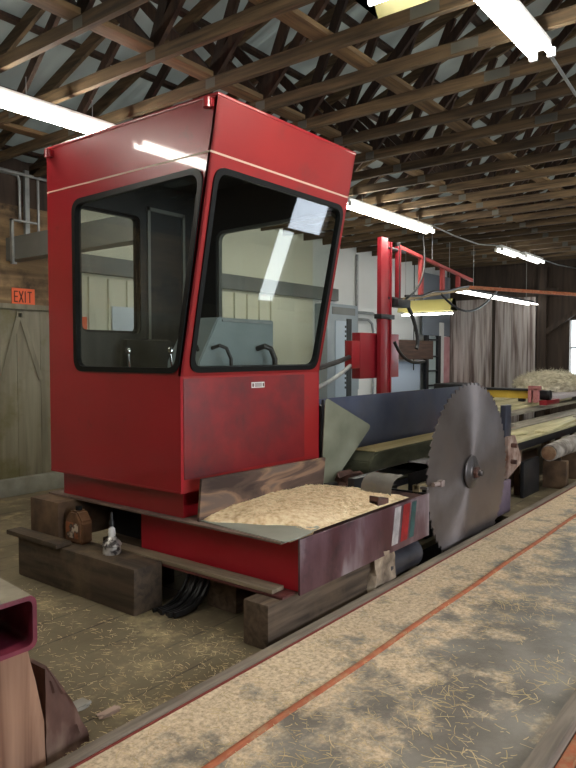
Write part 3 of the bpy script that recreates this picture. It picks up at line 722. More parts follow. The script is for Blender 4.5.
t = thing('operator_chair', 'black padded operator seat inside the cab, seen low in the side window', 'seat', (3.7, 4.1, Z0 + .031))
b = B(); b.box(3.45, 3.95, 3.85, 4.32, 1.18, 1.30, .04); b.build('seat', m_gasket, t)
b = B(); b.box(3.45, 3.95, 4.30, 4.40, 1.28, 1.78, .04); b.build('backrest', m_gasket, t)
b = B(); b.tube([(3.7, 4.1, Z0 + .031), (3.7, 4.1, 1.18)], .05, 12); b.build('post', m_blackmetal, t)
m_chrome = mat('chrome', (0.6, 0.6, 0.6), rough=0.12, metal=1.0)
for (x, y) in ((3.25, 3.55), (3.2, 3.95)):
    t = thing('control_lever', 'slim control lever with shiny knob inside the cab, %s side window edge' % ('toward the front' if y < 3.7 else 'toward the rear'), 'lever', (x, y, Z0 + .031))
    b = B(); b.box(x - .09, x + .09, y - .10, y + .10, Z0 + .031, 1.52, .01); b.build('lever_box', m_lining, t)
    b = B(); b.tube([(x, y, 1.52), (x - .02, y, 1.66)], .008, 8); b.build('shaft', m_chrome, t)
    b = B(); b.lathe([(.004, 0), (.02, .01), (.024, .03), (.018, .048), (.004, .055)], x - .02, y, 1.655, 14); b.build('knob', m_chrome, t)

# ================================================================== STEEL BASE
base = thing('machine_base', 'red steel base frame carrying the cab, with a scuffed dark front plate', 'machine base', (3.9, 2.9, .26))
b = B(); b.box(3.08, 3.10, 2.302, 3.70, .275, .583); b.build('side_web', m_red_web, base)
b = B(); b.box(3.25, 3.27, 3.70, 4.24, .275, .583); b.build('gap_shade_sheet', m_blackmetal, base)  # black sheet put in for the dark gap past the side web
b = B(); b.box(3.06, 4.72, 2.285, 2.301, .262, .588, .002); b.build('front_plate', m_wornplate, base)
b = B(); b.box(2.94, 3.079, 2.32, 4.05, .262, .276, .003); b.build('bottom_flange', m_flange, base)
b = B(); b.box(2.925, 3.10, 2.32, 4.60, .584, .598, .003); b.box(3.10, 4.45, 3.08, 4.55, .584, .598); b.build('top_ledge', m_ledge, base)
b = B(); b.box(3.10, 4.66, 2.302, 3.079, .565, .584); b.build('tray_floor', m_rust, base)
b = B(); b.box(4.70, 4.72, 2.302, 3.3, .262, .588); b.build('end_plate', m_blackmetal, base)
b = B(); b.box(3.101, 4.699, 2.36, 2.44, .27, .56); b.build('inner_web', m_blackmetal, base)
# paint bands on the front plate right end
for (x0, x1, c, nm) in ((4.16, 4.25, (0.50, 0.47, 0.48), 'white_band'), (4.29, 4.39, (0.42, 0.015, 0.02), 'red_band'), (4.42, 4.49, (0.03, 0.09, 0.09), 'teal_band')):
    b = B(); b.plate([(x0 - .03, .31), (x1 - .03, .31), (x1 + .02, .57), (x0 + .02, .57)], [], (0, 2.2845, 0), (1, 0, 0), (0, 0, 1), .0012)
    b.build('paint_' + nm, mat('paint_' + nm, c, rough=0.4, dirt=tuple(q * .4 for q in c), dscale=6, dpos=(.45, .7)), base)
m_plankbeige = wood('dusty_beige_plank', (0.16, 0.12, 0.08), (0.34, 0.27, 0.18), 'y', 1.0)
B().box(2.945, 3.055, 2.40, 4.02, .277, .302, .004).build('flange_plank', m_plankbeige, None, 'dusty beige board lying on the flange of the red base', 'plank')
# plywood board leaning on front of cab
m_ply = mat('scorched_plywood', [(0.38, (0.045, 0.026, 0.022)), (0.50, (0.10, 0.062, 0.048)), (0.58, (0.27, 0.165, 0.105)), (0.66, (0.15, 0.105, 0.085))], rough=0.8, scale=1.7, stretch=(1, 1, 4.2), dist=0.9, bump=0.15)
b = B(); b.plate([(2.975, .599), (4.34, .599), (4.34, .845), (2.975, .872)], [], (0, 3.095, 0), (1, 0, 0), (0, -.10, 1), .018)
b.build('plywood_board', m_ply, None, 'stained plywood board standing against the cab front above the sawdust', 'board')
# sawdust heap filling the tray, with a metal sheet lying in its near corner
b = B(); bm = b.bm; NX, NY = 130, 80; g = []; HG = []
for i in range(NX + 1):
    row = []; HG.append([])
    for j in range(NY + 1):
        x = 2.99 + 1.44 * i / NX; y = 2.304 + .746 * j / NY
        xe = 3.28 + (y - 2.36) * .9 if y < 2.8 else 3.06     # heap edge on the sheet
        n_ = noise.noise(Vector((x * 5, y * 5, 0))) * .6 + noise.noise(Vector((x * 13, y * 13, 3))) * .3
        ye = 2.36 + max(0, 3.30 - x) * 1.9
        d = min((y - ye) + .06 * n_, (x - 3.02) * .7 + .03 * n_, (4.42 - x) * .8 + .05 * n_)
        h = .060 * (1 - math.exp(-max(d, 0) * 5)) + (.012 if d > 0 else .012 + d * .9)
        if y < 2.45 and x > 3.22: h = max(h, .006 + .006 * n_)
        h += (noise.noise(Vector((x * 45, y * 45, 1))) * .006 + n_ * .014) * (1 if d > 0.02 else .2)
        if y < 2.33: h = min(h, .004)
        row.append(bm.verts.new((x, y, .598 + max(h, -.012)))); HG[-1].append(.598 + max(h, -.012))
    g.append(row)
for i in range(NX):
    for j in range(NY):
        f = bm.faces.new((g[i][j], g[i + 1][j], g[i + 1][j + 1], g[i][j + 1])); f.smooth = True
b.build('sawdust_heap', m_sawdust, None, 'heap of fresh pale sawdust on the red base in front of the cab', 'sawdust', kind='stuff')
def fheap(q):
    x = 3.15 + 1.2 * q.random(); y = 2.36 + .66 * q.random()
    if x < 3.5 and y < 2.65: x += .5
    return x, y
splinters('heap_shavings', 1500, fheap, lambda x, y: HG[min(130, max(0, int((x - 2.99) / 1.44 * 130)))][min(80, max(0, int((y - 2.304) / .746 * 80)))], 'fine pale flakes lying over the sawdust heap', .004, .022, .005, m_splinter, 9)
b = B(); b.plate([(2.93, 2.295), (3.06, 2.285), (3.30, 2.32), (3.48, 2.40), (3.40, 2.55), (3.25, 3.03), (2.99, 3.04)], [], (0, 0, .5985), (1, 0, 0), (0, 1, 0), .005)
b.build('metal_sheet', m_sheet, None, 'grey-green metal sheet lying under the sawdust on the red base', 'metal sheet')

# ================================================================== TIMBERS
def timber(x0, x1, y0, y1, z0, z1, m, label, bev=.012, name='timber_block', group='timber cribbing under the base'):
    b = B(); b.box(x0, x1, y0, y1, z0, z1, bev); return b.build(name, m, None, label, 'timber', group)
timber(2.70, 2.935, 3.32, 4.66, 0.0, .30, m_timber, 'largest dark timber on the floor under the cab, oiler standing on it')
timber(2.78, 3.45, 4.26, 4.62, .302, .583, m_timber_end, 'shorter upright timber block under the rear corner of the cab')
timber(2.83, 3.98, 2.335, 2.52, 0.0, .26, m_timber_x, 'weathered timber under the front corner of the red base, beside the platform')
timber(3.12, 4.1, 2.84, 3.10, 0.0, .272, m_timber_x, 'dark timber in the shadow under the middle of the red base')
timber(3.12, 3.3, 3.6, 4.2, 0.0, .274, m_timber, 'black timber behind the largest one, hidden deep under the base')
B().box(2.66, 2.779, 4.1, 4.75, .302, .335, .004).build('loose_stick', m_timber, None, 'thin dark stick poking out left over the largest timber', 'stick')
# broken chunk
def chunk(name, cx, cy, cz, sx, sy, sz, m, label, cat, seed, rough=.25, sub=3):
    bm = bmesh.new(); bmesh.ops.create_cube(bm, size=1.0); bmesh.ops.subdivide_edges(bm, edges=bm.edges[:], cuts=sub, use_grid_fill=True)
    for v in bm.verts:
        n_ = noise.noise_vector(v.co * 2.6 + Vector((seed, seed, seed)))
        v.co += n_ * rough; v.co = Vector((cx + v.co.x * sx, cy + v.co.y * sy, cz + v.co.z * sz))
    b = B(); b.bm.free(); b.bm = bm; return b.build(name, m, None, label, cat)
m_chunk = mat('broken_wood', [(0.3, (0.10, 0.07, 0.05)), (0.55, (0.38, 0.30, 0.22)), (0.7, (0.60, 0.50, 0.36))], rough=0.9, scale=7, bump=0.5)
chunk('wood_chunk', 4.06, 2.37, .14, .30, .15, .28, m_chunk, 'broken pale wood chunk wedged between platform and base', 'wood chunk', 3)

# oil jug and oiler
m_jug = mat('amber_plastic', [(0.35, (0.09, 0.045, 0.025)), (0.65, (0.20, 0.10, 0.05))], rough=0.4, scale=9)
t = thing('oil_jug', 'brown plastic oil jug leaning by the timber block under the cab', 'jug', (2.87, 4.14, .30))
b = B(); b.prism([(4.04, .302), (4.24, .302), (4.245, .44), (4.20, .52), (4.17, .535), (4.10, .535), (4.04, .46)], 'x', 2.82, 2.92, .014); b.build('body', m_jug, t)
b = B(); b.tube([(2.87, 4.135, .533), (2.87, 4.135, .56)], .024, 14); b.build('cap', m_gasket, t)
b = B(); b.box(2.8165, 2.8195, 4.075, 4.215, .34, .45, .001); b.build('jug_label', mat('jug_label', [(0.42, (0.30, 0.10, 0.04)), (0.5, (0.03, 0.03, 0.03)), (0.6, (0.55, 0.45, 0.35))], rough=0.5, scale=16), t)
t = thing('oil_can', 'silver oil can with a narrow spout standing on the largest timber', 'oil can', (2.84, 3.72, .30))
b = B(); b.lathe([(.060, 0), (.062, .01), (.058, .05), (.066, .06), (.060, .075), (.030, .11), (.024, .12)], 2.84, 3.72, .301, 22); b.build('body', mat('speckled_tin', [(0.42, (0.06, 0.05, 0.05)), (0.52, (0.55, 0.53, 0.50)), (0.7, (0.75, 0.73, 0.70))], rough=.35, metal=.5, scale=22), t)
b = B(); b.lathe([(.024, 0), (.026, .02), (.022, .05), (.012, .06), (.012, .075)], 2.84, 3.72, .421, 16); b.build('collar', m_white_paint, t)
b = B(); b.lathe([(.019, 0), (.019, .03), (.012, .04), (.010, .085), (.005, .095)], 2.84, 3.72, .49, 12); b.build('spout', m_hose, t)
# hanging hoses under base
for k_ in range(6):
    y = 3.27 - k_ * .036; x = 3.12 + .015 * (k_ % 2)
    b = B(); rr = .013 + .003 * (k_ % 3)
    b.tube([(x + .02, y - .02, .255), (x, y - .01, .18), (x - .05, y, .09), (x - .13, y + .005, .03), (x - .22, y + .0, rr), (x - .30, y + .01, rr)], rr, 8)
    b.build('hanging_hose', m_hose, None, 'black hose hanging under the red base, %s from the big timber' % ordn[k_], 'hose', 'black hoses hanging under the base')

# ================================================================== LEFT FOREGROUND
m_magenta = mat('magenta_primer', [(0.35, (0.13, 0.014, 0.032)), (0.65, (0.24, 0.03, 0.06))], rough=0.5, scale=6, dirt=(0.20, 0.15, 0.15), dscale=5, dpos=(.5, .75))
m_tubetop = mat('dusty_tube_top', [(0.3, (0.20, 0.17, 0.12)), (0.7, (0.34, 0.30, 0.22))], rough=0.8, scale=8)
t = thing('square_steel_tube', 'thick square steel tube with open end at the left edge, dusty top', 'steel tube', (1.28, 2.75, .52))
pr = rrect([(1.06, .525), (1.417, .525), (1.417, .735), (1.06, .735)], .04, 5); pin = rrect([(1.078, .543), (1.399, .543), (1.399, .717), (1.078, .717)], .026, 5)
b = B(); b.plate(pr, [pin], (0, 2.32, 0), (1, 0, 0), (0, 0, 1), -.95)
for v in b.bm.verts: v.co.x += (v.co.y - 2.32) * .11
b.build('tube_wall', m_magenta, t)
b = B(); b.plate([(1.09, 2.32), (1.392, 2.32), (1.392, 3.27), (1.09, 3.27)], [], (0, 0, .7352), (1, 0, 0), (0, 1, 0), .003)
for v in b.bm.verts: v.co.x += (v.co.y - 2.32) * .11
b.build('dust_cover', m_tubetop, t)
m_redwood = wood('reddish_sawn_wood', (0.17, 0.075, 0.045), (0.50, 0.30, 0.20), 'z', 0.6, rough=0.8, bump=0.3, vary=0)
m_bark = mat('rough_bark_wood', [(0.3, (0.04, 0.02, 0.017)), (0.5, (0.13, 0.065, 0.05)), (0.68, (0.34, 0.24, 0.18))], rough=0.9, scale=5, stretch=(1, 1, .4), bump=0.8, bscale=9)
b = B(); b.prism([(1.06, 0), (1.475, 0), (1.465, .2), (1.43, .38), (1.40, .523), (1.06, .523)], 'y', 2.36, 2.72, .006)
b.build('wood_post', m_redwood, None, 'reddish sawn wood post under the square steel tube, lower left corner', 'post')
bm = bmesh.new(); b = B(); b.bm.free(); b.bm = bm
rows = []
for j in range(15):
    z = .40 * j / 14; wdt = .20 * (1 - (j / 14) ** 1.3) + .02
    row = []
    for k_ in range(9):
        q = k_ / 8; n_ = noise.noise(Vector((q * 4, z * 14, 2.2))) * .025
        x = 1.480 + wdt * q * (1 + n_ * 6) ; y = 2.37 + .02 * q + (n_ if k_ > 3 else n_ * .3)
        row.append((bm.verts.new((x, y, z)), bm.verts.new((x - .0, y + .16 + .06 * (1 - q), z))))
    rows.append(row)
for j in range(14):
    for k_ in range(8):
        a, b1, c, d = rows[j][k_], rows[j][k_ + 1], rows[j + 1][k_ + 1], rows[j + 1][k_]
        bm.faces.new((a[0], b1[0], c[0], d[0])); bm.faces.new((d[1], c[1], b1[1], a[1]))
    bm.faces.new((rows[j][0][0], rows[j + 1][0][0], rows[j + 1][0][1], rows[j][0][1])); bm.faces.new((rows[j][8][1], rows[j + 1][8][1], rows[j + 1][8][0], rows[j][8][0]))
for k_ in range(8):
    bm.faces.new((rows[0][k_][1], rows[0][k_ + 1][1], rows[0][k_ + 1][0], rows[0][k_][0])); bm.faces.new((rows[14][k_][0], rows[14][k_ + 1][0], rows[14][k_ + 1][1], rows[14][k_][1]))
b.build('bark_slab', m_bark, None, 'rough wedge of barky wood leaning right of the reddish post', 'wood slab')
chunk('wood_chip', 1.83, 2.66, .012, .09, .06, .022, mat('grey_chip', (0.30, 0.28, 0.24), rough=.8), 'grey flat chip on the floor right of the bark slab, farther of two', 'chip', 8)
chunk('wood_chip', 1.88, 2.50, .011, .10, .035, .02, mat('pink_chip', (0.42, 0.30, 0.24), rough=.8), 'small pinkish chip on the floor right of the bark slab, nearer of two', 'chip', 12)

# ================================================================== SAW
m_blade = bpy.data.materials.new('brushed_blade'); m_blade.use_nodes = True
def blade_mat():
    nt = m_blade.node_tree; L = nt.links.new; b = nt.nodes['Principled BSDF']
    tc = nd(nt, 'ShaderNodeTexCoord')
    n = nd(nt, 'ShaderNodeTexNoise', Scale=2.2, Detail=7.0); L(tc.outputs['Object'], n.inputs['Vector'])
    r = ramp(nt, [(0.3, (0.20, 0.165, 0.16)), (0.55, (0.29, 0.26, 0.26)), (0.75, (0.33, 0.27, 0.25))]); L(n.outputs['Fac'], r.inputs[0]); L(r.outputs[0], b.inputs['Base Color'])
    b.inputs['Metallic'].default_value = 0.8; b.inputs['Roughness'].default_value = 0.36; b.inputs['Anisotropic'].default_value = 0.9
    tg = nd(nt, 'ShaderNodeTangent', direction_type='RADIAL', axis='Z'); L(tg.outputs[0], b.inputs['Tangent'])
blade_mat()
HX, HY, HZ, BR = 5.62, 2.335, .625, .785
bl = thing('circular_saw', 'huge circular saw blade with toothed rim beside the platform', 'saw blade', (HX, HY, HZ - BR))
bm = bmesh.new(); NT = 64; outer = []
for i in range(NT):
    a = 2 * math.pi * i / NT; st_ = 2 * math.pi / NT
    for da, rr in ((0.0, BR - .020), (.12, BR - .026), (.32, BR - .020), (.50, BR - .008), (.70, BR - .006), (.90, BR + .004), (1.0, BR + .002), (.99, BR - .014)):
        outer.append((rr * math.cos(a + da * st_), rr * math.sin(a + da * st_)))
def ringpts(r, n): return [(r * math.cos(2 * math.pi * k / n), r * math.sin(2 * math.pi * k / n)) for k in range(n)]
no = len(outer)
inner = [((BR - .05) * math.cos(math.atan2(p[1], p[0])), (BR - .05) * math.sin(math.atan2(p[1], p[0]))) for p in outer]
for z, flip in ((.004, False), (-.004, True)):
    vo = [bm.verts.new((p[0], p[1], z)) for p in outer]; vi = [bm.verts.new((p[0], p[1], z)) for p in inner]
    for i in range(no):
        j = (i + 1) % no; f = (vo[i], vo[j], vi[j], vi[i]); bm.faces.new(f if not flip else tuple(reversed(f)))
    bm.faces.new(vi if not flip else list(reversed(vi)))
    if not flip: top = vo
    else:
        for i in range(no): j = (i + 1) % no; bm.faces.new((top[j], top[i], vo[i], vo[j]))
me = bpy.data.meshes.new('disc'); bm.to_mesh(me); bm.free(); me.materials.append(m_blade)
disc = bpy.data.objects.new('disc', me); COL.objects.link(disc); disc.parent = bl; disc.location = (0, 0, BR)
disc.rotation_euler = (R(90), 0, R(-2.5)); WL[disc] = Vector((HX, HY, HZ))
m_tip = mat('carbide_tip', (0.55, 0.53, 0.50), rough=0.3, metal=0.9)
def hub(name, prof, m, n=28):
    # profile (radius, distance out toward -Y)
    b = B(); rings = []
    for (r, d) in prof: rings.append([b.bm.verts.new((HX + r * math.cos(2 * math.pi * k / n), HY - d, HZ + r * math.sin(2 * math.pi * k / n))) for k in range(n)])
    for i in range(len(rings) - 1):
        for k in range(n): f = b.bm.faces.new((rings[i][k], rings[i][(k + 1) % n], rings[i + 1][(k + 1) % n], rings[i + 1][k])); f.smooth = True
    b.bm.faces.new(rings[0]); b.bm.faces.new(rings[-1]); return b.build(name, m, bl)
m_hub = mat('hub_steel', [(0.3, (0.10, 0.095, 0.095)), (0.7, (0.19, 0.17, 0.17))], rough=0.4, metal=0.8, scale=5)
hub('collar', [(.145, .012), (.145, .022), (.135, .030), (.09, .038), (.075, .05)], m_hub)
hub('arbor_nut', [(.052, .05), (.052, .075), (.045, .082)], m_rust, 6)
hub('arbor_end', [(.028, .08), (.028, .115), (.022, .12)], m_hub)
# arbor and bearing behind
t = thing('saw_arbor', 'dark saw arbor shaft and bearing behind the big blade', 'shaft', (5.62, 2.7, .3))
b = B(); b.tube([(HX, HY + .012, HZ), (HX, 2.93, HZ)], .045, 16); b.build('shaft', m_blackmetal, t)
b = B(); b.box(HX - .16, HX + .16, 2.66, 2.86, 0.0, HZ + .06, .02); b.build('bearing_block', m_blackmetal, t)
# plate, cant and guard
B().box(4.62, 7.75, 3.30, 3.315, .30, 1.275, .003).build('blue_steel_plate', m_bluesteel, None, 'long blue-grey steel plate upright behind the saw blade', 'steel plate')
m_cant = mat('mossy_cant', [(0.3, (0.030, 0.034, 0.018)), (0.7, (0.085, 0.088, 0.050))], rough=0.85, scale=4, stretch=(1, 1, 3), bump=0.3)
m_canttop = wood('cant_top', (0.30, 0.24, 0.10), (0.50, 0.40, 0.20), 'x', 1.0)
t = thing('sawn_cant', 'dark mossy sawn log with a pale top behind the curved guard', 'log', (5.8, 3.07, .5))
b = B(); b.prism([(5.00, .56), (4.94, .64), (4.95, .73), (5.02, .79), (5.10, .805), (7.0, .805), (7.0, .50), (5.02, .50)], 'y', 2.95, 3.22, .008); b.build('slab', m_cant, t)
b = B(); b.box(5.06, 7.0, 2.965, 3.21, .8052, .812); b.build('sawn_face', m_canttop, t)
for x in (5.1, 6.7): timber(x - .1, x + .1, 2.93, 3.24, 0.0, .498, m_timber_x, 'dark support block under the mossy log, %s end' % ('near' if x < 6 else 'far'), .01, 'support_block', 'supports under the mossy log')
# curved guard
def bent(pts, y0, y1, th, name, m, parent=None, **kw):
    b = B(); bm = b.bm; pa = [bm.verts.new((p[0], y0, p[1])) for p in pts]; pb = [bm.verts.new((p[0], y1, p[1])) for p in pts]
    for i in range(len(pts) - 1): f = bm.faces.new((pa[i], pa[i + 1], pb[i + 1], pb[i])); f.smooth = True
    bmesh.ops.solidify(bm, geom=bm.faces[:], thickness=th); return b.build(name, m, parent, **kw)
arc = [(4.335, .58), (4.325, .63), (4.335, .675), (4.37, .715), (4.43, .735), (4.52, .742), (4.75, .742), (5.10, .742)]
bent(arc, 2.40, 2.66, .008, 'curved_guard', m_guard, None, label='grey curved sheet guard left of the saw blade', cat='guard')
B().box(4.36, 5.0, 2.735, 2.80, .565, .70, .01).build('guard_support', m_blackmetal, None, 'black bar behind the curved guard', 'bar')
# saw guide
t = thing('saw_guide', 'small brass and steel saw guide touching the left rim of the blade', 'saw guide', (4.9, 2.34, .3))
b = B(); b.box(4.70, 4.98, 2.37, 2.41, .60, .64, .006); b.box(4.70, 4.75, 2.36, 2.42, .30, .64, .006); b.build('arm', mat('brass_arm', (0.36, 0.29, 0.17), rough=.45, metal=.6), t)
b = B(); b.tube([(4.86, 2.32, .625), (4.98, 2.30, .625)], .018, 10); b.box(4.93, 4.99, 2.28, 2.325, .60, .65, .005); b.build('pin', mat('pinkish_steel', (0.38, 0.30, 0.28), rough=.5, metal=.3), t)
b = B(); b.box(4.71, 4.74, 2.3, 2.37, .61, .63); b.build('screw', m_steel, t)
# low drum at base end
t = thing('dark_roller', 'dark dusty roller low between the red base and the saw blade', 'roller', (4.55, 2.5, 0))
b = B(); b.tube([(4.16, 2.42, .13), (4.65, 2.42, .13)], .12, 24); b.build('drum', mat('dusty_drum', [(0.3, (0.02, 0.02, 0.026)), (0.7, (0.09, 0.09, 0.11))], rough=.4, scale=3, metal=.3), t)
# rusty brackets at tray end
b = B(); b.box(4.02, 4.17, 2.33, 2.40, .60, .64, .006).box(4.02, 4.03, 2.33, 2.40, .60, .67); b.build('rusty_bracket', m_rust, None, 'small rusty bracket at the foot of the curved guard', 'bracket')
# grey-green triangular guard
t = thing('triangular_guard', 'grey-green tapered metal guard plate at the right edge of the cab', 'guard', (4.7, 3.12, .56))
tri = rrect([(4.40, .56), (4.53, .56), (5.17, 1.02), (4.47, 1.30), (4.44, 1.28)], .03, 4)
b = B(); b.plate(tri, [], (0, 3.095, 0), (1, 0, 0), (0, -.02, 1), .006); b.build('plate', m_greenplate, t)
b = B(); b.tube([(4.43, 3.115, .58), (4.45, 3.095, 1.29)], .012, 10); b.build('hinge', m_blackmetal, t)
b = B(); b.tube([(4.47, 3.10, .585), (5.0, 2.98, .60)], .016, 10); b.tube([(4.44, 3.07, .585), (4.56, 3.04, .585)], .03, 12); b.build('clamp_rod', m_blackmetal, t)
B().box(4.46, 4.60, 3.14, 3.28, .598, 1.24, .01).build('gauge_post', m_blackmetal, None, 'black post behind the tapered guard plate beside the cab', 'post')
chunk('bark_debris', 4.72, 3.0, .60, .24, .12, .14, m_rust, 'rusty brown debris heap behind the tapered guard', 'debris', 21, .3)
b = B(); b.box(4.72, 5.2, 2.82, 2.93, 0.0, .52, .01); b.build('frame_block', m_blackmetal, None, 'black machine frame block below the curved guard', 'machine block')

# splitter upright behind blade
t = thing('splitter_post', 'grey steel upright on a rusty bracket just right of the blade', 'upright', (7.3, 2.62, .30))
b = B(); b.box(7.22, 7.40, 2.60, 2.66, .70, 1.10, .006); b.build('upright', m_bluesteel, t)
m_rustpink = mat('pinkish_rust', [(0.3, (0.16, 0.07, 0.045)), (0.55, (0.42, 0.30, 0.25)), (0.7, (0.5, 0.40, 0.34))], rough=.7, scale=9)
b = B(); b.prism([(7.20, .30), (7.62, .42), (7.62, .50), (7.42, .76), (7.20, .76)], 'y', 2.56, 2.60, .004); b.build('bracket', m_rustpink, t)
b = B(); b.tube([(7.3, 2.5, .66), (7.3, 2.57, .66)], .025, 8); b.tube([(7.3, 2.5, .48), (7.3, 2.57, .48)], .025, 8); b.build('bolt', m_rust, t)
b = B(); b.box(7.24, 7.34, 2.62, 2.70, 0.0, .72); b.build('leg', m_blackmetal, t)
B().box(6.60, 7.02, 2.46, 2.50, 0.0, .34, .012).build('lilac_splash_plate', mat('lilac_plate', [(0.3, (0.16, 0.12, 0.18)), (0.7, (0.30, 0.24, 0.32))], rough=.45, metal=.3, scale=3), None, 'lilac-grey plate low behind the right rim of the blade', 'plate')

# ================================================================== OUTFEED AREA
t = thing('outfeed_conveyor', 'low outfeed table of pale dusty boards right of the saw blade', 'table', (10.5, 3.0, 0))
b = B(); b.box(7.6, 14.0, 2.62, 3.05, .635, .665, .004); b.build('table_board', m_board_pale, t)
b = B(); b.box(7.6, 14.0, 3.07, 3.38, .640, .67, .004); b.build('table_board', m_board_grey, t)
b = B(); b.box(7.55, 14.0, 2.66, 2.72, .53, .634).box(7.55, 14.0, 3.3, 3.36, .53, .634); b.build('side_rail', m_blackmetal, t)
for x in (7.9, 9.5, 11.0, 12.6):
    for y in (2.69, 3.33): b = B(); b.box(x - .04, x + .04, y - .03, y + .03, 0.0, .53); b.build('leg', m_timber_end, t)
# pale logs slung under the table edge
m_palebark = mat('pale_bark', [(0.35, (0.16, 0.14, 0.12)), (0.55, (0.40, 0.37, 0.34)), (0.7, (0.52, 0.49, 0.45))], rough=.85, scale=7, bump=.4)
m_logend = mat('orange_log_end', [(0.35, (0.20, 0.10, 0.05)), (0.65, (0.40, 0.27, 0.17))], rough=.8, scale=9)
t = thing('pale_log', 'short pale barked log with an orange cut end below the table', 'log', (8.9, 2.45, .3))
b = B(); b.tube([(8.32, 2.46, .465), (8.7, 2.46, .475), (9.2, 2.47, .47), (9.7, 2.46, .47)], .10, 18, True, .115); b.build('bark', m_palebark, t)
b = B(); b.tube([(8.305, 2.46, .465), (8.319, 2.46, .465)], .085, 18); b.build('cut_end', m_logend, t)
t = thing('pale_log', 'second pale barked log further right below the table, touching the picture edge', 'log', (10.6, 2.45, .3))
b = B(); b.tube([(9.95, 2.46, .46), (10.6, 2.46, .47), (11.6, 2.46, .465)], .12, 18); b.build('bark', m_palebark, t)
b = B(); b.tube([(9.935, 2.46, .46), (9.949, 2.46, .46)], .105, 18); b.build('cut_end', m_logend, t)
for x in (8.6, 9.4, 10.3, 11.3): timber(x - .06, x + .06, 2.32, 2.6, 0.0, .345, m_timber_end, 'short dark post under the pale logs, %s from the blade' % {8.6: 'nearest', 9.4: 'second', 10.3: 'third', 11.3: 'fourth'}[x], .006, 'support_post', 'posts under the pale logs')
B().box(7.72, 8.28, 2.56, 2.60, 0.0, .42, .004).build('black_plate', m_blackmetal, None, 'black plate between the splitter and the orange-ended log', 'plate')
B().box(7.95, 9.3, 2.9, 2.98, 0.0, .38, .004).build('brown_box_board', wood('brown_board', (0.07, 0.04, 0.03), (0.14, 0.09, 0.06), 'x'), None, 'brown board standing on the floor under the outfeed table', 'board')
# higher lumber table with boards
t = thing('sorting_table', 'higher back table stacked with wide yellowish boards', 'table', (10.5, 4.0, 0))
b = B(); b.box(7.9, 15.0, 3.40, 4.9, .76, .80); b.build('top', m_board_grey, t)
for x in (8.1, 10.2, 12.3, 14.4):
    for y in (3.66, 4.84): b = B(); b.box(x - .05, x + .05, y - .04, y + .04, 0, .76); b.build('leg', m_timber_end, t)
brd = [(8.3, 3.58, .802, 5.2, .30, .04, 0, 'lowest wide yellowish board on the back table edge'), (8.7, 3.95, .802, 5.4, .34, .04, 1, 'wide pale board behind the yellowish edge board'),
       (8.5, 3.62, .843, 5.0, .24, .035, -1, 'upper yellowish board on top of the edge board'), (9.2, 4.35, .802, 4.0, .30, .04, 2, 'narrow board at the far side of the back table')]
for (x, y, z, L_x, wd, th, an, lab) in brd:
    b = B(); b.box(x, x + L_x, y, y + wd, z, z + th, .003, Matrix.Rotation(R(an), 3, 'Z')); b.build('loose_board', m_board_pale, None, lab, 'board', 'boards on the back table')
b = B(); b.box(7.7, 9.2, 3.12, 3.26, .672, .72, .003, Matrix.Rotation(R(4), 3, 'Z')); b.build('loose_board', m_board_grey, None, 'short grey board lying on the low outfeed table', 'board')
for (x, y, z, L_x, wd, an, m_, lab) in ((8.6, 2.66, .667, 2.2, .16, 5, m_board_pale, 'pale board lying askew across the low outfeed table'), (10.95, 2.72, .672, 2.6, .12, -2, m_board_grey, 'narrow grey board further along the low outfeed table'),
        (7.75, 2.80, .672, .7, .10, -9, m_palewood if False else m_board_pale, 'short pale offcut near the splitter on the low table')):
    b = B(); b.box(x, x + L_x, y, y + wd, z, z + .03, .003, Matrix.Rotation(R(an), 3, 'Z')); b.build('loose_board', m_, None, lab, 'board')
# red block, yellow beam, machine, straw
B().box(7.35, 7.5, 3.14, 3.26, 0, .98, .01).build('red_stop', m_red_machine, None, 'small red block showing between blade and grey upright', 'block')
t = thing('yellow_beam', 'yellow painted crossbeam with dark top on the back table', 'beam', (11.2, 4.4, .9))
b = B(); b.box(11.1, 11.2, 3.62, 4.75, .935, 1.06, .006); b.build('beam', m_yellow_beam, t)
b = B(); b.box(11.05, 11.3, 3.60, 4.75, 1.061, 1.095, .004); b.build('top_flange', m_blackmetal, t)
b = B(); b.box(11.12, 11.2, 3.70, 3.80, .885, .935).box(11.12, 11.2, 4.6, 4.7, .845, .935); b.build('foot', m_blackmetal, t)
B().box(11.5, 12.3, 4.95, 5.5, 0, 1.12, .02).build('dark_bench', m_blackmetal, None, 'dark bench top behind the yellow beam, before the board doors', 'bench')
t = thing('red_gearbox', 'small pink and red machine bracket at the right end of the yellow beam', 'machine part', (11.2, 3.72, .88))
b = B(); b.box(11.0, 11.1, 3.44, 3.52, .88, 1.12, .008).box(11.0, 11.06, 3.40, 3.60, 1.08, 1.15, .006).box(11.0, 11.08, 3.55, 3.60, .88, 1.1); b.build('bracket', mat('pink_paint', (0.50, 0.20, 0.20), rough=.5, dirt=(.2, .05, .05), dscale=9), t)
b = B(); b.tube([(11.2, 3.30, 1.00), (11.2, 3.59, 1.00)], .08, 14); b.build('motor', m_blackmetal, t)
b = B(); b.box(11.0, 11.7, 3.30, 3.42, .845, .92, .006); b.build('red_foot', m_red_machine, t)
B().box(11.9, 15.0, 3.40, 3.9, .882, .955, .006).build('pale_board_stack', mat('pale_pink_stack', (0.55, 0.50, 0.52), rough=.6), None, 'pale whitish boards right of the red bracket at the picture edge', 'board stack')
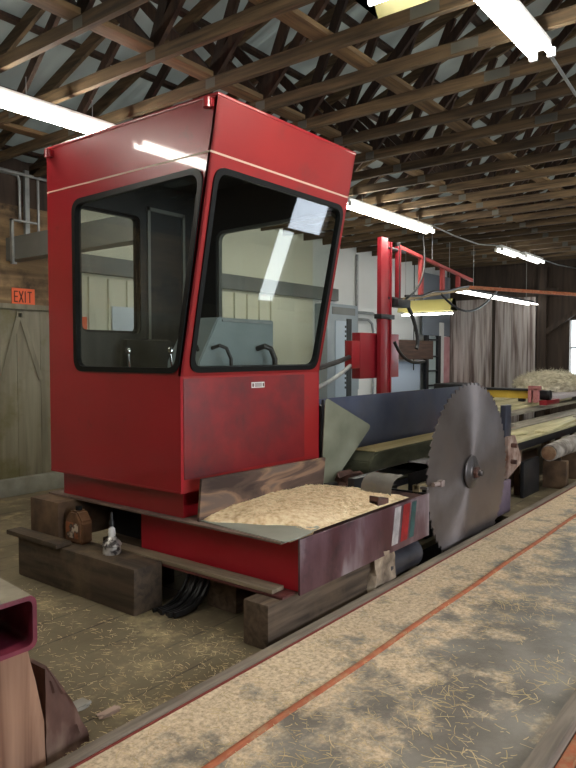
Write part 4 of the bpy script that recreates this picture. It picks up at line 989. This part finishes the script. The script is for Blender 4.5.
# straw heap
m_straw = mat('straw', [(0.3, (0.46, 0.41, 0.28)), (0.7, (0.85, 0.80, 0.64))], rough=.9, scale=10)
b = B(); bm = b.bm; rnd = random.Random(4)
bmesh.ops.create_icosphere(bm, subdivisions=4, radius=1.0)
for v in bm.verts:
    n_ = noise.noise(v.co * 2.4) * .14 + noise.noise(v.co * 8) * .08
    p = v.co * (1 + n_); v.co = Vector((13.7 + p.x * 1.1, 4.05 + p.y * .55, 1.06 + (max(p.z, -.45)) * .25))
for i in range(2600):
    a, c = rnd.uniform(0, 2 * math.pi), rnd.uniform(0, 1)
    s_ = math.sqrt(1 - c * c); p = Vector((13.7 + 1.13 * s_ * math.cos(a), 4.05 + .57 * s_ * math.sin(a), 1.06 + .26 * c))
    d = Vector((rnd.gauss(0, 1), rnd.gauss(0, 1), rnd.gauss(0, .8))).normalized() * rnd.uniform(.04, .11); q = Vector((0, 0, .006))
    bm.faces.new([bm.verts.new(p - d), bm.verts.new(p + d), bm.verts.new(p + d + q), bm.verts.new(p - d + q)])
b.build('straw_heap', m_straw, None, 'fluffy heap of pale straw on the back table at right', 'straw', kind='stuff', normals=False)

# ================================================================== MAST AND BOOM
mast = thing('jib_mast', 'tall red steel mast with a tapering lattice boom behind the saw', 'mast', (8.75, 5.0, 0))
b = B(); b.box(8.61, 8.80, 4.96, 5.03, 0.0, 3.37, .004); b.box(8.80, 8.90, 4.98, 5.01, 0.0, 3.33); b.box(8.90, 8.93, 4.96, 5.03, 0.0, 3.33); b.build('post', m_red_machine, mast)
b = B(); b.box(9.14, 9.23, 4.97, 5.03, 2.52, 3.30, .004); b.build('post', m_red_machine, mast)
b = B(); b.tube([(8.85, 5.0, 3.24), (9.4, 5.0, 3.24)], .03, 10).tube([(8.85, 5.0, 2.50), (9.5, 5.0, 2.50)], .03, 10).tube([(9.18, 5, 2.42), (9.18, 5, 3.36)], .035, 12); b.box(9.05, 9.45, 4.92, 5.08, 2.38, 2.50, .01); b.build('hinge', m_blackmetal, mast)
m_boomred = mat('faded_red', (0.42, 0.06, 0.06), rough=.5)
b = B(); b.beam((9.2, 5, 3.30), (11.9, 4.95, 3.02), .05, .05); b.build('boom_chord', m_boomred, mast)
b = B(); b.beam((9.3, 5, 2.50), (11.75, 4.95, 2.86), .06, .05); b.build('boom_chord', mat('tan_chord', (0.34, 0.25, 0.13), rough=.6), mast)
for x, z0, z1 in ((9.95, 2.60, 3.23), (10.75, 2.71, 3.14), (11.4, 2.81, 3.07)): b = B(); b.box(x - .04, x + .04, 4.97, 5.03, z0, z1); b.build('boom_strut', m_boomred, mast)
b = B(); b.beam((11.7, 4.95, 2.88), (15.4, 3.55, 2.90), .05, .06); b.build('boom_extension', m_orange, mast)
b = B(); b.box(8.57, 8.97, 4.93, 5.055, 2.18, 2.25, .01); b.build('clamp_band', m_blackmetal, mast)
t = thing('switch_box', 'wide red control box on the mast', 'control box', (8.7, 5.1, 1.31))
b = B(); b.box(8.20, 9.34, 5.06, 5.2, 1.31, 1.97, .008); b.build('box', m_red_machine, t)
B().box(7.98, 8.195, 5.06, 5.18, 1.46, 1.85, .008).build('small_switch_box', m_red, None, 'smaller dark red box at the left of the wide one', 'control box')
def hose(pts, r, lab, m=None, name='hose'): B().tube(pts, r, 8).build(name, m or m_hose, None, lab, 'hose')
def bez(p0, p1, p2, p3, n=14):
    P = [Vector(p) for p in (p0, p1, p2, p3)]
    return [P[0] * (1 - t_) ** 3 + P[1] * 3 * t_ * (1 - t_) ** 2 + P[2] * 3 * t_ ** 2 * (1 - t_) + P[3] * t_ ** 3 for t_ in [i / n for i in range(n + 1)]]
hose(bez((4.38, 4.3, 1.50), (5.2, 4.5, 1.38), (6.6, 4.8, 1.40), (7.97, 5.1, 1.62)), .035, 'thick black hose from cab to the small red box')
hose(bez((4.38, 4.2, 1.32), (5.2, 4.4, 1.12), (6.6, 4.7, 1.12), (7.97, 5.08, 1.50)), .028, 'grey hose from cab below the thick black one', m_galv)
hose(bez((9.35, 4.97, 2.48), (9.5, 4.9, 2.3), (9.75, 4.9, 1.9), (9.62, 4.9, 1.75)), .03, 'black hose looping down right of the mast from the hinge')
hose(bez((9.0, 4.95, 1.85), (9.15, 4.9, 1.55), (9.5, 4.9, 1.5), (9.9, 4.9, 1.55)), .025, 'black hose curling out of the red control box')
hose(bez((10.0, 5.0, 3.6), (10.0, 4.9, 3.0), (9.8, 4.9, 2.7), (9.35, 4.97, 2.5)), .018, 'thin black cable sagging from the roof to the mast hinge')
hose(bez((10.6, 4.95, 2.68), (11.6, 4.9, 2.2), (12.0, 4.8, 2.5), (12.8, 4.75, 2.95)), .02, 'black cable looping under the boom tip')
hose([(9.35, 4.96, 2.56), (9.9, 4.96, 2.60), (10.3, 4.95, 2.70), (10.8, 4.94, 2.74), (11.3, 4.93, 2.84), (11.7, 4.92, 2.90)], .018, 'dark cable strapped along the lower boom chord')
B().tube([(10.35, 5.0, 3.18), (10.35, 5.0, 3.9)], .006, 6).build('suspension_wire', m_galv, None, 'thin wire holding the boom from the roof', 'wire')
